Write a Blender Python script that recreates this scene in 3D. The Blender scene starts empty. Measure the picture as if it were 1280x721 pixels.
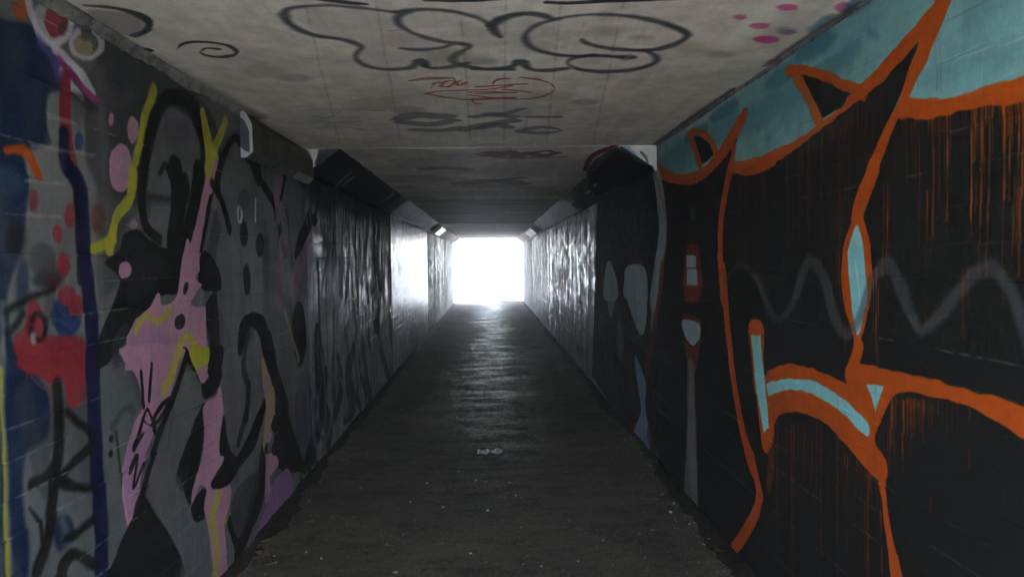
import bpy, bmesh, math, random
import numpy as np
from mathutils import Matrix, Vector

# ------------------------------------------------------------------ camera, light, exposure
scene = bpy.context.scene
COL = scene.collection
YAW, PITCH, ROLL = 0.02854, -0.03608, -0.01484      # radians, from the tunnel's vanishing lines
EYE = Vector((0.0, 0.0, 1.55))
cam_data = bpy.data.cameras.new('camera')
cam_data.sensor_width = 36.0
cam_data.lens = 27.0
cam_data.clip_start = 0.05
cam_data.clip_end = 3000.0
cam = bpy.data.objects.new('camera', cam_data)
COL.objects.link(cam)
_f = Vector((math.sin(YAW) * math.cos(PITCH), math.cos(YAW) * math.cos(PITCH), math.sin(PITCH)))
_r0 = Vector((math.cos(YAW), -math.sin(YAW), 0.0))
_u0 = _r0.cross(_f)
_r = math.cos(ROLL) * _r0 + math.sin(ROLL) * _u0
_u = -math.sin(ROLL) * _r0 + math.cos(ROLL) * _u0
m = Matrix((_r, _u, -_f)).transposed().to_4x4()
m.translation = EYE
cam.matrix_world = m
scene.camera = cam

SUN_EL, SUN_AZ = math.radians(52), math.radians(62)   # azimuth from +Y towards +X
world = bpy.data.worlds.new('World')
scene.world = world
world.use_nodes = True
wn = world.node_tree.nodes
wl = world.node_tree.links
bg = wn['Background']
sky = wn.new('ShaderNodeTexSky')
sky.sky_type = 'NISHITA'
sky.sun_disc = False
sky.sun_elevation = SUN_EL
sky.sun_rotation = SUN_AZ
sky.air_density = 1.0
sky.dust_density = 1.5
sky.ozone_density = 1.0
# overcast: most of the blue is taken out of the sky
desat = wn.new('ShaderNodeHueSaturation')
desat.inputs['Saturation'].default_value = 0.62
wl.new(sky.outputs['Color'], desat.inputs['Color'])
wl.new(desat.outputs['Color'], bg.inputs['Color'])
bg.inputs['Strength'].default_value = 0.12
sun_data = bpy.data.lights.new('sun', 'SUN')
sun_data.energy = 0.9
sun_data.angle = math.radians(12)
sun_data.color = (1.0, 0.985, 0.96)
sun = bpy.data.objects.new('sun', sun_data)
COL.objects.link(sun)
sun.rotation_euler = Vector((-math.sin(SUN_AZ) * math.cos(SUN_EL), -math.cos(SUN_AZ) * math.cos(SUN_EL), -math.sin(SUN_EL))).to_track_quat('-Z', 'Y').to_euler()
scene.view_settings.view_transform = 'Standard'
scene.view_settings.look = 'None'
scene.view_settings.gamma = 1.0
scene.view_settings.use_curve_mapping = False
scene.view_settings.exposure = 5.15                    # the photograph is exposed for the inside of the tunnel
scene.render.engine = 'CYCLES'
cy = scene.cycles
cy.max_bounces = 12
cy.diffuse_bounces = 8
cy.glossy_bounces = 6
cy.sample_clamp_indirect = 20.0
cy.caustics_reflective = True
cy.blur_glossy = 0.5

# ------------------------------------------------------------------ sizes (metres; the camera stands at x=0, y=0)
XL, XR, HC = -1.34, 1.25, 2.385          # wall faces, ceiling height
Y0, Y1 = -0.5, 28.6                      # mouths of the tunnel
YJ = 5.70                                # where the haunches begin
HW, HD = 0.26, 0.17                      # haunch width and drop
SEGS = [Y0, 1.5, YJ, 10.5, 16.6, 22.6, Y1]
rng = random.Random(7)
nrng = np.random.RandomState(7)

# paint colours, sRGB 0-255 as the paint itself
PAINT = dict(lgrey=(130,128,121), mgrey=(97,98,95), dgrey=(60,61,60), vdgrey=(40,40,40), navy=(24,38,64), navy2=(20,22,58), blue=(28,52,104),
  teal=(122,168,166), teald=(52,104,122), tealb=(132,190,190), yellow=(178,172,40), red=(150,38,46), dred=(130,14,32), orange=(182,76,10), oranged=(170,70,22),
  rust=(116,48,34), white=(214,208,208), pale=(186,184,178), magenta=(150,32,108), violet=(96,84,150), tan=(164,140,104), tanor=(180,128,74), black=(28,27,24), ink=(44,46,52),
  pink=(190,136,154), pinkd=(150,104,124), mauve=(148,106,146), purpleg=(66,54,78), olive=(120,116,44), greyteal=(140,160,162), bluegrey=(112,134,160), greyd=(84,86,84), greyw=(116,108,106),
  wave=(82,84,86), cream=(196,186,172), spray_shade=(40,40,40), redtag=(184,68,42), redtagd=(112,52,52), magp=(232,70,132))
# how shiny a paint is, 0 dead matt to 1 gloss; the others take the shine of the wall they are on
GLOSS = dict(black=.11, spray_shade=.05, ink=.05, navy=.12, navy2=.12, orange=.15, oranged=.1, dgrey=.3, vdgrey=.2, pink=.25, mauve=.25, rust=.1, teal=.3, greyteal=.5, bluegrey=.6)
# wall-plane coordinates in millimetres: p smooth fill, q straight fill (points), s stroke (points with radius), d drips (along, top, bottom, width, strength)
GRAFFITI = {
 'L': [
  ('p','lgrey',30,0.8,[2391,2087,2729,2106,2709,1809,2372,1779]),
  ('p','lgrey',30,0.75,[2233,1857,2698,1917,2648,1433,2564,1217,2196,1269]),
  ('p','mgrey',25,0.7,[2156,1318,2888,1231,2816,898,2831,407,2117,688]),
  ('p','dgrey',20,0.9,[2724,2306,3124,2363,3823,2272,3793,1907,2691,1808]),
  ('p','dgrey',20,0.6,[2714,1883,3092,1927,3026,1652,2760,1456,2668,1478]),
  ('p','navy',12,1.0,[2115,2188,2257,2250,2362,2266,2443,2217,2488,2117,2405,2074,2392,1983,2409,1925,2312,1897,2096,1874]),
  ('p','navy',12,1.0,[2098,1910,2235,1887,2275,1832,2263,1739,2087,1725]),
  ('p','navy',12,1.0,[2093,1824,2272,1846,2265,1662,2215,1562,2160,1459,2168,1392,2064,1344]),
  ('p','navy',15,0.7,[2227,1562,2271,1561,2273,1484,2224,1417,2202,1457]),
  ('p','navy',14,1.0,[2144,1346,2198,1322,2282,1248,2356,1152,2341,1041,2222,1015,2207,884,2227,732,2200,653,2091,699]),
  ('p','navy',12,1.0,[2460,709,2445,677,2412,667,2374,682,2346,714,2337,752,2350,783,2382,794,2420,781,2450,749]),
  ('p','teal',20,0.25,[2115,1827,2231,1827,2252,1769,2111,1756]),
  ('s','dgrey',15,0.51,[4876,655,41,4941,789,48,5005,854,49]),
  ('s','dgrey',25,0.31,[2102,2026,60,2164,2084,32,2227,2161,57]),
  ('s','greyw',25,0.5,[2690,174,53,2702,236,61,2714,398,55]),
  ('s','dgrey',15,0.5,[2341,1005,20,2398,1064,57,2454,1138,21]),
  ('s','mgrey',15,0.4,[4778,761,46,4799,940,22,4820,1139,15]),
  ('s','mgrey',15,0.34,[2142,642,64,2065,866,18,1989,1097,53]),
  ('s','mgrey',40,0.25,[2330,1658,46,2415,1836,41,2500,2125,56]),
  ('s','dgrey',15,0.26,[2317,1966,63,2295,2011,29,2273,2135,19]),
  ('s','mgrey',25,0.44,[5449,478,54,5425,598,41,5401,721,61]),
  ('s','dgrey',15,0.45,[3062,546,18,2999,641,22,2937,788,63]),
  ('s','vdgrey',25,0.34,[4804,203,41,4781,462,57,4758,663,60]),
  ('s','greyw',40,0.37,[5237,101,30,5200,270,54,5163,450,69]),
  ('s','dgrey',25,0.53,[3924,2064,61,4018,2147,65,4112,2218,20]),
  ('s','greyw',15,0.33,[4505,339,46,4530,547,62,4554,797,21]),
  ('s','dgrey',40,0.5,[2579,2082,67,2582,2101,53,2585,2163,39]),
  ('s','mgrey',40,0.49,[2169,1630,61,2150,1637,15,2131,1714,57]),
  ('s','greyw',15,0.3,[4943,1893,51,5008,2032,45,5073,2282,36]),
  ('s','dgrey',15,0.37,[3733,1030,25,3698,1243,66,3662,1431,51]),
  ('s','greyw',15,0.33,[2347,1580,33,2376,1787,38,2406,1932,34]),
  ('s','dgrey',40,0.27,[4867,1933,67,4796,2054,42,4725,2205,20]),
  ('s','vdgrey',40,0.36,[3041,1888,43,3057,2119,37,3074,2383,20]),
  ('s','dgrey',25,0.45,[3764,824,48,3742,884,68,3719,971,30]),
  ('s','dgrey',15,0.26,[2073,157,47,2167,289,34,2262,348,39]),
  ('s','mgrey',40,0.44,[4077,594,57,4154,792,33,4230,1076,41]),
  ('s','lgrey',25,0.39,[2833,1478,20,2921,1651,64,3009,1745,18]),
  ('s','greyw',15,0.3,[3460,151,63,3433,277,51,3405,373,67]),
  ('s','dgrey',15,0.41,[4016,446,44,3977,549,35,3938,663,51]),
  ('s','greyw',25,0.35,[3614,763,21,3606,905,30,3599,1061,67]),
  ('s','vdgrey',15,0.53,[3715,1519,68,3775,1656,57,3835,1755,61]),
  ('s','vdgrey',40,0.42,[4627,1399,28,4648,1504,65,4668,1692,50]),
  ('s','dgrey',25,0.4,[2650,662,16,2580,913,68,2511,1216,41]),
  ('s','mgrey',15,0.53,[4986,766,64,4995,950,65,5004,1215,63]),
  ('s','vdgrey',25,0.47,[5294,1467,67,5217,1688,15,5140,1904,39]),
  ('s','greyw',40,0.38,[2625,-69,52,2723,130,51,2820,319,16]),
  ('s','dgrey',25,0.45,[3390,1735,60,3474,1819,27,3558,1869,64]),
  ('s','dgrey',15,0.48,[2376,1408,31,2379,1470,30,2381,1527,52]),
  ('s','dgrey',15,0.37,[4919,1441,38,4923,1580,36,4927,1723,26]),
  ('s','lgrey',25,0.46,[3536,244,34,3611,333,46,3686,401,23]),
  ('s','vdgrey',15,0.37,[5233,1178,65,5216,1210,23,5199,1284,55]),
  ('s','lgrey',25,0.28,[3645,840,69,3685,918,31,3726,1073,58]),
  ('s','lgrey',25,0.28,[4746,383,38,4660,587,30,4575,655,52]),
  ('s','greyw',40,0.48,[2729,1721,52,2729,1941,36,2728,2206,51]),
  ('s','greyw',25,0.36,[3358,583,46,3432,712,63,3505,934,38]),
  ('s','greyw',40,0.35,[4738,52,36,4744,302,64,4751,503,35]),
  ('s','mgrey',15,0.28,[4693,1488,52,4710,1724,38,4728,1870,47]),
  ('s','mgrey',15,0.38,[3704,410,24,3648,562,57,3591,632,48]),
  ('s','greyw',15,0.43,[3523,1716,60,3581,1823,42,3639,1904,22]),
  ('s','mgrey',40,0.44,[5077,95,15,5001,359,50,4926,599,16]),
  ('s','dgrey',25,0.53,[4485,1747,46,4483,1905,30,4481,2050,55]),
  ('s','lgrey',25,0.53,[2434,635,48,2411,714,21,2387,800,21]),
  ('s','mgrey',25,0.39,[3145,1384,39,3180,1581,22,3215,1714,20]),
  ('s','dgrey',15,0.53,[2328,898,43,2276,1033,43,2224,1175,45]),
  ('s','vdgrey',25,0.36,[3995,1087,34,3911,1182,63,3827,1285,38]),
  ('s','lgrey',15,0.36,[2642,1296,57,2656,1497,52,2669,1746,25]),
  ('s','greyw',25,0.54,[5276,6,45,5351,205,17,5426,390,68]),
  ('s','vdgrey',25,0.4,[5579,1886,29,5624,2030,45,5669,2034,17]),
  ('s','vdgrey',25,0.55,[4380,1863,63,4462,2047,44,4544,2149,47]),
  ('s','lgrey',15,0.33,[3587,1310,39,3592,1515,64,3597,1746,46]),
  ('s','vdgrey',40,0.44,[3621,984,20,3705,1130,43,3789,1254,28]),
  ('s','vdgrey',25,0.35,[4224,1019,59,4267,1138,27,4311,1183,66]),
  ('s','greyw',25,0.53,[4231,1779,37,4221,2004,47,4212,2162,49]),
  ('s','dgrey',40,0.28,[4657,1746,50,4659,1998,18,4661,2200,37]),
  ('s','greyw',40,0.53,[4706,905,30,4653,971,37,4601,1022,15]),
  ('s','lgrey',15,0.38,[4598,150,36,4665,358,48,4732,639,66]),
  ('s','greyw',25,0.54,[4471,1056,58,4455,1114,42,4439,1237,52]),
  ('s','vdgrey',25,0.37,[5358,90,55,5457,151,38,5556,215,64]),
  ('s','vdgrey',40,0.54,[3017,857,27,2963,1022,23,2908,1214,56]),
  ('s','mgrey',15,0.31,[2807,788,48,2815,920,33,2822,1153,51]),
  ('s','dgrey',40,0.26,[3644,547,50,3685,610,30,3725,699,33]),
  ('s','mgrey',25,0.3,[2879,195,50,2824,323,16,2769,396,22]),
  ('s','lgrey',9,0.8,[2145,1449,11,2135,1149,11,2132,890,11,2130,682,11]),
  ('s','yellow',8,0.9,[2128,1270,8,2127,1065,8,2122,807,8,2122,685,8]),
  ('p','orange',14,1.0,[2324,2303,2315,2285,2295,2269,2271,2262,2253,2266,2247,2279,2255,2296,2274,2312,2298,2320,2317,2317]),
  ('p','pale',8,0.85,[2570,2341,2542,2287,2480,2241,2408,2222,2355,2233,2338,2270,2361,2320,2417,2365,2489,2389,2549,2381]),
  ('p','red',7,1.0,[2535,2337,2519,2303,2484,2274,2443,2263,2412,2271,2402,2296,2416,2329,2449,2358,2490,2371,2523,2363]),
  ('p','dgrey',10,0.5,[2543,2316,2535,2299,2517,2284,2496,2278,2479,2283,2474,2295,2481,2312,2499,2327,2520,2333,2537,2329]),
  ('s','white',9,0.8,[2320,2342,16,2337,2293,16,2374,2254,14,2437,2240,9,2513,2274,10,2554,2345,16,2548,2394,18]),
  ('p','tan',7,1.0,[2721,2315,2704,2287,2661,2262,2612,2249,2575,2253,2562,2270,2578,2296,2617,2321,2666,2335,2707,2333]),
  ('p','dgrey',10,0.7,[2727,2353,2712,2337,2676,2319,2633,2307,2599,2304,2587,2312,2601,2327,2635,2344,2678,2357,2714,2361]),
  ('p','dgrey',8,0.7,[2733,2322,2726,2299,2712,2282,2697,2278,2685,2288,2682,2308,2688,2331,2701,2348,2717,2353,2729,2343]),
  ('s','white',8,0.9,[2697,2352,14,2731,2346,17,2745,2328,21,2737,2302,14,2707,2275,11,2664,2254,9,2619,2242,10,2580,2242,13,2556,2253,18,2551,2273,16,2567,2298,11,2599,2323,10]),
  ('s','red',9,0.9,[2381,2355,10,2437,2359,10,2520,2372,10]),
  ('s','white',8,1.0,[2451,2227,17,2517,2212,17,2595,2188,21,2677,2132,23]),
  ('s','magenta',8,1.0,[2478,2202,12,2577,2162,13,2642,2133,12,2712,2119,12]),
  ('s','white',8,1.0,[2486,2162,17,2536,2136,17,2598,2108,17]),
  ('s','violet',15,0.7,[2373,2226,18,2427,2200,21,2468,2153,23]),
  ('p','black',14,0.6,[2708,2084,2678,2076,2629,2076,2579,2085,2547,2098,2543,2111,2570,2120,2617,2120,2669,2112,2704,2098]),
  ('s','dred',9,1.0,[2510,2147,30,2495,2034,31,2501,1960,32,2520,1895,32,2525,1853,32]),
  ('p','orange',6,1.0,[2550,1874,2543,1854,2527,1841,2509,1839,2495,1849,2490,1867,2497,1887,2513,1901,2531,1903,2546,1893]),
  ('s','navy2',9,1.0,[2483,1965,31,2488,1882,30,2563,1814,28]),
  ('p','blue',8,0.9,[2600,1962,2594,1943,2580,1929,2564,1927,2551,1937,2548,1954,2554,1973,2568,1987,2584,1990,2597,1980]),
  ('s','orange',9,1.0,[2186,1877,12,2253,1884,14,2297,1873,19,2340,1824,21]),
  ('s','pale',8,0.5,[2312,1906,5,2409,1913,5,2514,1918,5,2681,1929,5]),
  ('s','pale',8,0.5,[2401,2008,4,2551,2011,5]),
  ('s','pale',6,0.5,[2273,1802,3,2388,1806,3,2476,1808,3]),
  ('s','pale',6,0.5,[2273,1702,3,2454,1706,3]),
  ('p','red',6,1.0,[2537,1716,2529,1693,2512,1679,2493,1678,2478,1691,2474,1712,2481,1734,2498,1749,2517,1750,2532,1738]),
  ('p','red',6,1.0,[2460,1653,2453,1636,2439,1625,2423,1625,2410,1635,2406,1651,2412,1668,2426,1678,2443,1679,2455,1669]),
  ('p','red',6,1.0,[2496,1552,2487,1529,2468,1515,2446,1516,2429,1530,2423,1553,2431,1575,2450,1589,2473,1589,2490,1575]),
  ('p','red',6,1.0,[2426,1496,2418,1480,2402,1471,2382,1471,2367,1482,2362,1498,2369,1514,2386,1524,2405,1524,2420,1513]),
  ('p','dred',10,0.8,[2329,1747,2324,1728,2314,1716,2302,1715,2294,1726,2292,1744,2296,1763,2306,1775,2318,1776,2326,1765]),
  ('p','rust',14,0.6,[2728,1718,2717,1685,2692,1664,2663,1662,2641,1681,2635,1713,2646,1745,2670,1766,2699,1768,2721,1750]),
  ('p','black',20,0.7,[2269,1631,2258,1604,2231,1587,2201,1586,2178,1602,2171,1628,2181,1655,2206,1672,2237,1673,2261,1658]),
  ('p','black',18,0.7,[2456,1510,2438,1494,2394,1485,2342,1487,2302,1498,2288,1515,2304,1530,2345,1540,2397,1539,2440,1528]),
  ('p','dgrey',14,0.6,[2416,1569,2400,1535,2363,1516,2320,1517,2288,1537,2278,1569,2292,1601,2327,1622,2370,1623,2404,1603]),
  ('s','black',12,1.0,[2159,1429,10,2245,1451,11,2325,1470,11,2403,1483,11]),
  ('s','black',12,1.0,[2161,1370,10,2204,1389,10,2237,1417,11]),
  ('p','blue',8,1.0,[2549,1386,2529,1348,2483,1328,2431,1333,2392,1360,2379,1399,2396,1435,2439,1456,2492,1454,2534,1427]),
  ('p','red',8,1.0,[2528,1457,2516,1438,2487,1428,2452,1430,2426,1443,2417,1462,2429,1480,2456,1490,2491,1489,2518,1477]),
  ('p','red',8,1.0,[2570,1420,2559,1398,2533,1386,2504,1388,2481,1403,2474,1425,2484,1447,2508,1459,2538,1458,2562,1443]),
  ('p','red',8,1.0,[2190,1360,2233,1363,2263,1438,2297,1448,2325,1434,2338,1353,2372,1342,2538,1317,2583,1250,2579,1180,2245,1247,2198,1299]),
  ('s','black',9,0.95,[2343,1369,14,2336,1349,13,2319,1336,9,2298,1336,8,2279,1346,10,2269,1365,13,2271,1386,13,2283,1403,11,2302,1410,8,2323,1406,9,2338,1390,12,2343,1369,13]),
  ('s','pale',9,0.8,[2277,1351,10,2282,1320,10]),
  ('p','red',7,1.0,[2206,1330,2592,1287,2586,1205,2535,1110,2493,1097,2448,1116,2436,1197,2375,1192,2282,1239,2225,1292]),
  ('d','red',2,0.9,[2268,1251,1220,6,89,2246,1272,1175,6,66,2248,1270,1221,6,86,2485,1201,1161,5,45,2363,1202,1155,9,98,2405,1198,1126,6,41,2410,1198,1135,7,49,2424,1198,1161,4,32,2229,1287,1248,9,86,2356,1205,1081,5,31,2528,1203,1171,8,82,2364,1201,1086,7,63,2561,1205,1094,5,64,2502,1202,1155,5,99]),
  ('s','orange',6,0.5,[2408,1249,6,2399,1239,6,2386,1231,5,2371,1225,4,2355,1222,4,2337,1222,4,2319,1225,4,2302,1230,4,2287,1238,4,2274,1247,4,2264,1258,5,2258,1270,5]),
  ('s','dred',8,0.6,[2202,1359,4,2279,1382,4,2356,1311,4,2475,1324,4,2551,1272,5]),
  ('s','dred',8,0.6,[2211,1312,4,2326,1275,4,2442,1293,4,2533,1239,5]),
  ('s','dred',8,0.6,[2238,1340,6,2268,1414,6,2294,1452,4,2321,1411,6]),
  ('s','red',6,0.8,[2211,1294,5,2281,1221,5,2342,1183,5,2378,1235,4,2425,1169,6]),
  ('s','red',6,0.8,[2455,1224,8,2467,1132,7,2512,1104,7,2540,1181,9]),
  ('s','red',6,0.8,[2301,1301,6,2344,1221,4,2397,1261,4,2480,1190,6]),
  ('s','dred',8,0.6,[2224,1283,4,2299,1264,4,2397,1270,4,2539,1222,5]),
  ('s','dred',8,0.6,[2267,1241,4,2361,1237,4,2410,1201,5]),
  ('s','navy',9,0.6,[2393,1438,6,2448,1385,4,2527,1396,5]),
  ('s','navy',9,0.6,[2403,1372,5,2476,1340,5]),
  ('s','navy2',9,1.0,[2513,1859,35,2570,1805,41,2583,1692,42,2586,1587,42,2605,1453,42,2614,1319,43,2614,1193,43]),
  ('s','navy2',9,1.0,[2613,1269,44,2614,1053,44,2621,785,45,2629,470,45]),
  ('s','black',9,0.8,[2547,1829,11,2545,1673,11,2550,1499,11]),
  ('s','black',10,1.0,[2397,1184,29,2400,1047,29,2376,937,29,2349,839,29,2313,737,29,2258,665,28]),
  ('s','black',10,1.0,[2244,923,12,2325,927,15,2387,973,18]),
  ('s','black',10,1.0,[2600,956,19,2472,926,19,2404,892,24,2476,847,14,2590,805,14]),
  ('s','black',10,1.0,[2447,1091,14,2517,1042,15,2602,987,15]),
  ('s','black',10,1.0,[2404,704,14,2485,700,16,2583,707,17]),
  ('s','black',10,1.0,[2378,577,35,2399,627,31,2471,629,18,2593,544,19]),
  ('s','black',9,1.0,[2235,857,7,2277,801,9,2285,743,10]),
  ('p','black',4,0.9,[2738,939,2734,931,2725,928,2714,930,2705,938,2703,947,2707,956,2716,959,2727,957,2735,949]),
  ('p','black',4,0.9,[2737,889,2733,883,2724,880,2713,883,2704,890,2702,898,2705,905,2714,908,2725,905,2734,898]),
  ('s','black',8,0.8,[2750,959,8,2778,862,9,2788,757,9]),
  ('s','dgrey',12,0.7,[2730,985,17,2826,1033,13,2898,1008,12]),
  ('p','pink',4,1.0,[2944,1918,2923,1861,2875,1823,2821,1818,2781,1847,2769,1897,2788,1952,2833,1991,2887,1999,2931,1971]),
  ('p','pink',4,1.0,[3010,2071,2999,2038,2976,2015,2948,2011,2928,2027,2922,2056,2932,2088,2955,2111,2983,2116,3004,2101]),
  ('p','pink',4,1.0,[2818,2074,2812,2059,2801,2048,2788,2046,2778,2053,2775,2067,2780,2082,2791,2093,2804,2095,2815,2088]),
  ('s','yellow',9,0.95,[3159,2256,28,3083,2135,34,3016,2000,35,2932,1830,34]),
  ('s','yellow',6,1.0,[2949,1894,32,2917,1798,26,2814,1734,23,2784,1669,28,2755,1607,28]),
  ('s','yellow',8,1.0,[2645,1610,21,2792,1645,22]),
  ('p','mgrey',10,1.0,[3051,1840,3098,2012,3207,2158,3317,2223,3488,2210,3640,2140,3680,2022,3654,1894]),
  ('p','purpleg',30,0.6,[3513,2144,3481,2104,3405,2071,3317,2058,3251,2068,3228,2097,3256,2134,3325,2166,3413,2182,3486,2174]),
  ('s','black',12,1.0,[3020,1827,32,3067,1977,41,3161,2139,41,3278,2243,36,3434,2279,37,3599,2243,60,3689,2135,58,3702,1999,68,3670,1883,64]),
  ('s','black',6,1.0,[3190,1923,12,3250,1966,17,3322,1923,30,3450,1911,47,3432,1862,41]),
  ('s','black',8,1.0,[3017,1908,32,3013,1795,32,3048,1704,26,3171,1656,20]),
  ('s','black',8,1.0,[3352,1946,79,3379,1857,80,3342,1740,73,3301,1637,72]),
  ('s','black',9,1.0,[3611,1975,63,3569,1861,58,3447,1675,53]),
  ('s','black',6,1.0,[3798,1958,35,3697,1796,35,3607,1643,34]),
  ('p','black',5,1.0,[2720,1569,2829,1608,2874,1667,2983,1686,3072,1653,3194,1624,3286,1625,3446,1663,3408,1557,3341,1431,3154,1428,3053,1381,2937,1348,2891,1311,2847,1276,2763,1228,2632,1199,2657,1314,2777,1427,2822,1501,2766,1541]),
  ('p','dgrey',20,0.25,[2979,1630,3165,1580,3265,1524,3059,1464,2920,1419,2860,1461]),
  ('p','dgrey',12,0.8,[2769,1303,2872,1333,2842,1208,2742,1193]),
  ('p','pink',4,1.0,[2917,1534,2906,1515,2879,1504,2847,1504,2822,1517,2814,1535,2825,1554,2851,1565,2883,1565,2909,1553]),
  ('p','pink',5,0.8,[2971,1706,2964,1697,2949,1691,2930,1691,2915,1695,2910,1703,2916,1711,2932,1717,2951,1718,2966,1714]),
  ('p','black',5,1.0,[3578,1557,3666,1619,3836,1529,3851,1430,3667,1424,3571,1471]),
  ('p','black',8,0.9,[3644,1344,3790,1413,3828,1200,3832,1014,3637,1043,3698,1162]),
  ('q','pink',3,1,[3684,1933,3805,1965,3757,1902,3679,1783,3619,1668,3582,1606,3591,1520,3525,1496,3561,1469,3609,1457,3487,1401,3472,1366,3645,1356,3655,1267,3662,1140,3621,1057,2839,1169,2858,1295,2937,1348,3054,1391,3130,1438,3155,1439,3161,1385,3255,1388,3326,1421,3378,1546,3440,1669,3458,1668,3481,1646,3515,1683,3614,1816]),
  ('p','pink',3,1.0,[3680,1884,3713,2000,3809,2096,3881,2075,3804,1946,3778,1892]),
  ('s','yellow',9,0.95,[3682,2259,34,3736,2155,53,3756,2056,53,3737,2003,48]),
  ('s','yellow',9,0.95,[4006,2286,25,3868,2150,37,3769,2045,38,3744,2004,43]),
  ('p','mauve',30,0.4,[3242,1212,3198,1165,3095,1148,2980,1164,2895,1204,2866,1254,2901,1297,2991,1319,3107,1309,3206,1268]),
  ('s','yellow',8,0.85,[2929,1303,19,3016,1357,13,3121,1325,13,3253,1362,17]),
  ('s','yellow',8,0.9,[3235,1113,34,3317,1181,33,3414,1240,19,3531,1156,35,3595,1061,41]),
  ('q','black',3,1,[3330,1093,3415,1184,3539,1063]),
  ('p','vdgrey',3,1,[3399,1292,3371,1278,3333,1274,3301,1281,3286,1298,3294,1317,3321,1331,3359,1336,3392,1329,3407,1312]),
  ('p','vdgrey',3,1,[3450,1446,3435,1429,3415,1420,3397,1422,3388,1435,3392,1452,3407,1469,3427,1478,3445,1477,3454,1464]),
  ('p','pink',4,1.0,[2828,1210,2841,1260,3365,1202,3344,1150,3271,1054,3141,960,3078,897,2989,820,2929,727,2845,612,2808,611,2781,736,2812,842,2894,961,2963,1019,2931,1120,2861,1189]),
  ('p','mauve',12,0.45,[2813,853,2917,921,3079,910,2960,791,2846,624,2801,673]),
  ('s','yellow',9,0.8,[3330,1179,33,3259,1108,30,3162,1045,27]),
  ('s','black',3,1.0,[2964,1145,12,2976,1010,12]),
  ('s','black',3,1.0,[3057,1162,13,3025,1026,12]),
  ('s','black',3,1.0,[2893,868,13,2958,948,13,3001,993,7,3047,947,11,3077,885,11,3068,956,13,3204,999,10]),
  ('s','black',3,1.0,[2959,966,6,3037,925,5,3109,935,8,3203,980,10]),
  ('s','black',3,1.0,[2901,877,9,2973,906,9]),
  ('s','black',3,1.0,[2845,793,9,2916,829,10,2865,728,6,2965,790,10]),
  ('s','dgrey',6,0.8,[3214,919,7,3246,926,13,3189,795,12]),
  ('s','dgrey',6,0.7,[3131,822,10,3201,961,11]),
  ('p','yellow',4,1.0,[3443,1179,3684,1152,3628,1055,3568,1028,3507,1073]),
  ('p','pink',4,1.0,[3537,1069,3638,1083,3658,1029,3577,998,3534,1033]),
  ('p','black',4,1.0,[3364,1188,3414,1169,3548,1017,3579,932,3741,933,3857,1023,3898,1127,3758,1143,3648,1053,3674,1027,3577,998,3513,1051,3415,1183]),
  ('p','mgrey',14,0.7,[3344,1150,3545,981,3595,885,3383,761,3243,676,2980,700,3132,847]),
  ('p','black',4,1.0,[3597,914,3595,783,3485,594,3404,491,3334,569,3249,634,3277,693,3421,807]),
  ('p','black',5,1.0,[2732,528,2770,570,2845,612,2926,686,3054,566,3281,315,3256,204,2693,443]),
  ('s','black',6,1.0,[2939,683,20,3012,765,21,3104,866,21,3268,1014,22,3413,1155,23]),
  ('p','mgrey',12,0.7,[2979,688,3243,676,3396,480,3442,380,3569,307,3668,29,3288,191,3281,315,3082,557]),
  ('p','black',5,1.0,[3404,491,3508,515,3592,505,3576,392,3444,401]),
  ('p','pink',3,1.0,[3588,898,3740,915,3807,948,3851,836,3828,669,3781,634,3844,587,3753,549,3666,513,3704,471,3879,458,3931,403,3891,320,3816,250,3846,-46,3668,29,3608,293,3559,427,3592,505,3510,541,3452,504,3404,489,3457,573,3559,675,3587,785]),
  ('s','yellow',9,0.7,[3760,424,36,3653,352,42,3703,198,40,3668,29,43]),
  ('s','yellow',3,0.7,[3809,271,10,3935,289,9,4068,279,8]),
  ('p','black',4,1.0,[3844,806,3917,632,4040,544,4245,622,4521,762,4546,693,4350,527,4074,477,3900,436,3704,471,3658,515,3843,579,3773,639]),
  ('p','mgrey',10,0.9,[3887,1113,4515,1038,4504,783,4254,724,3984,583,3868,770]),
  ('s','black',9,0.8,[4268,877,37,4202,751,34,4061,614,31]),
  ('s','black',8,1.0,[4529,502,62,4435,288,96,4204,149,80,4013,49,62]),
  ('s','black',8,1.0,[3885,250,35,3969,115,32,4060,14,29]),
  ('p','dgrey',8,0.9,[4016,378,4395,372,4355,258,4044,120,3910,265]),
  ('p','pink',3,1.0,[4512,1002,4643,910,4756,681,4707,594,4599,579,4686,518,4643,485,4527,484,4523,444,4768,363,4789,293,4611,275,4629,194,4497,150,4533,409,4499,518,4575,659,4532,815]),
  ('s','tan',6,0.9,[4539,962,31,4620,801,37,4593,656,38,4516,505,37]),
  ('s','black',6,1.0,[4656,1059,92,4819,767,116,4979,517,130,5274,239,101,5484,107,51]),
  ('p','black',4,1.0,[4616,623,4908,562,5116,321,5532,116,5304,111,4842,253,4794,341,4650,416,4724,494]),
  ('p','mgrey',8,0.8,[4808,1023,5862,902,5755,375,5535,149,5385,210,5060,562]),
  ('p','purpleg',16,0.6,[5586,456,5535,347,5428,298,5310,326,5226,416,5202,533,5247,637,5347,691,5466,671,5559,582]),
  ('s','black',8,1.0,[5975,962,129,5955,576,130,5849,284,110,5533,127,78]),
  ('p','mauve',4,1.0,[4615,179,4733,221,5026,215,5145,39,5164,-20,5003,-31,4258,-1,4461,98]),
  ('p','tan',4,0.6,[6181,59,6161,19,6119,2,6070,15,6034,51,6024,97,6044,136,6085,153,6134,142,6171,106]),
  ('s','black',8,1.0,[4130,1096,37,4190,1191,63,4330,1244,35,4530,1178,73,4613,1059,87,4761,869,80,4989,613,82]),
  ('p','mgrey',14,0.5,[3930,1309,4119,1264,4045,976,3945,654,3853,926]),
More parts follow.
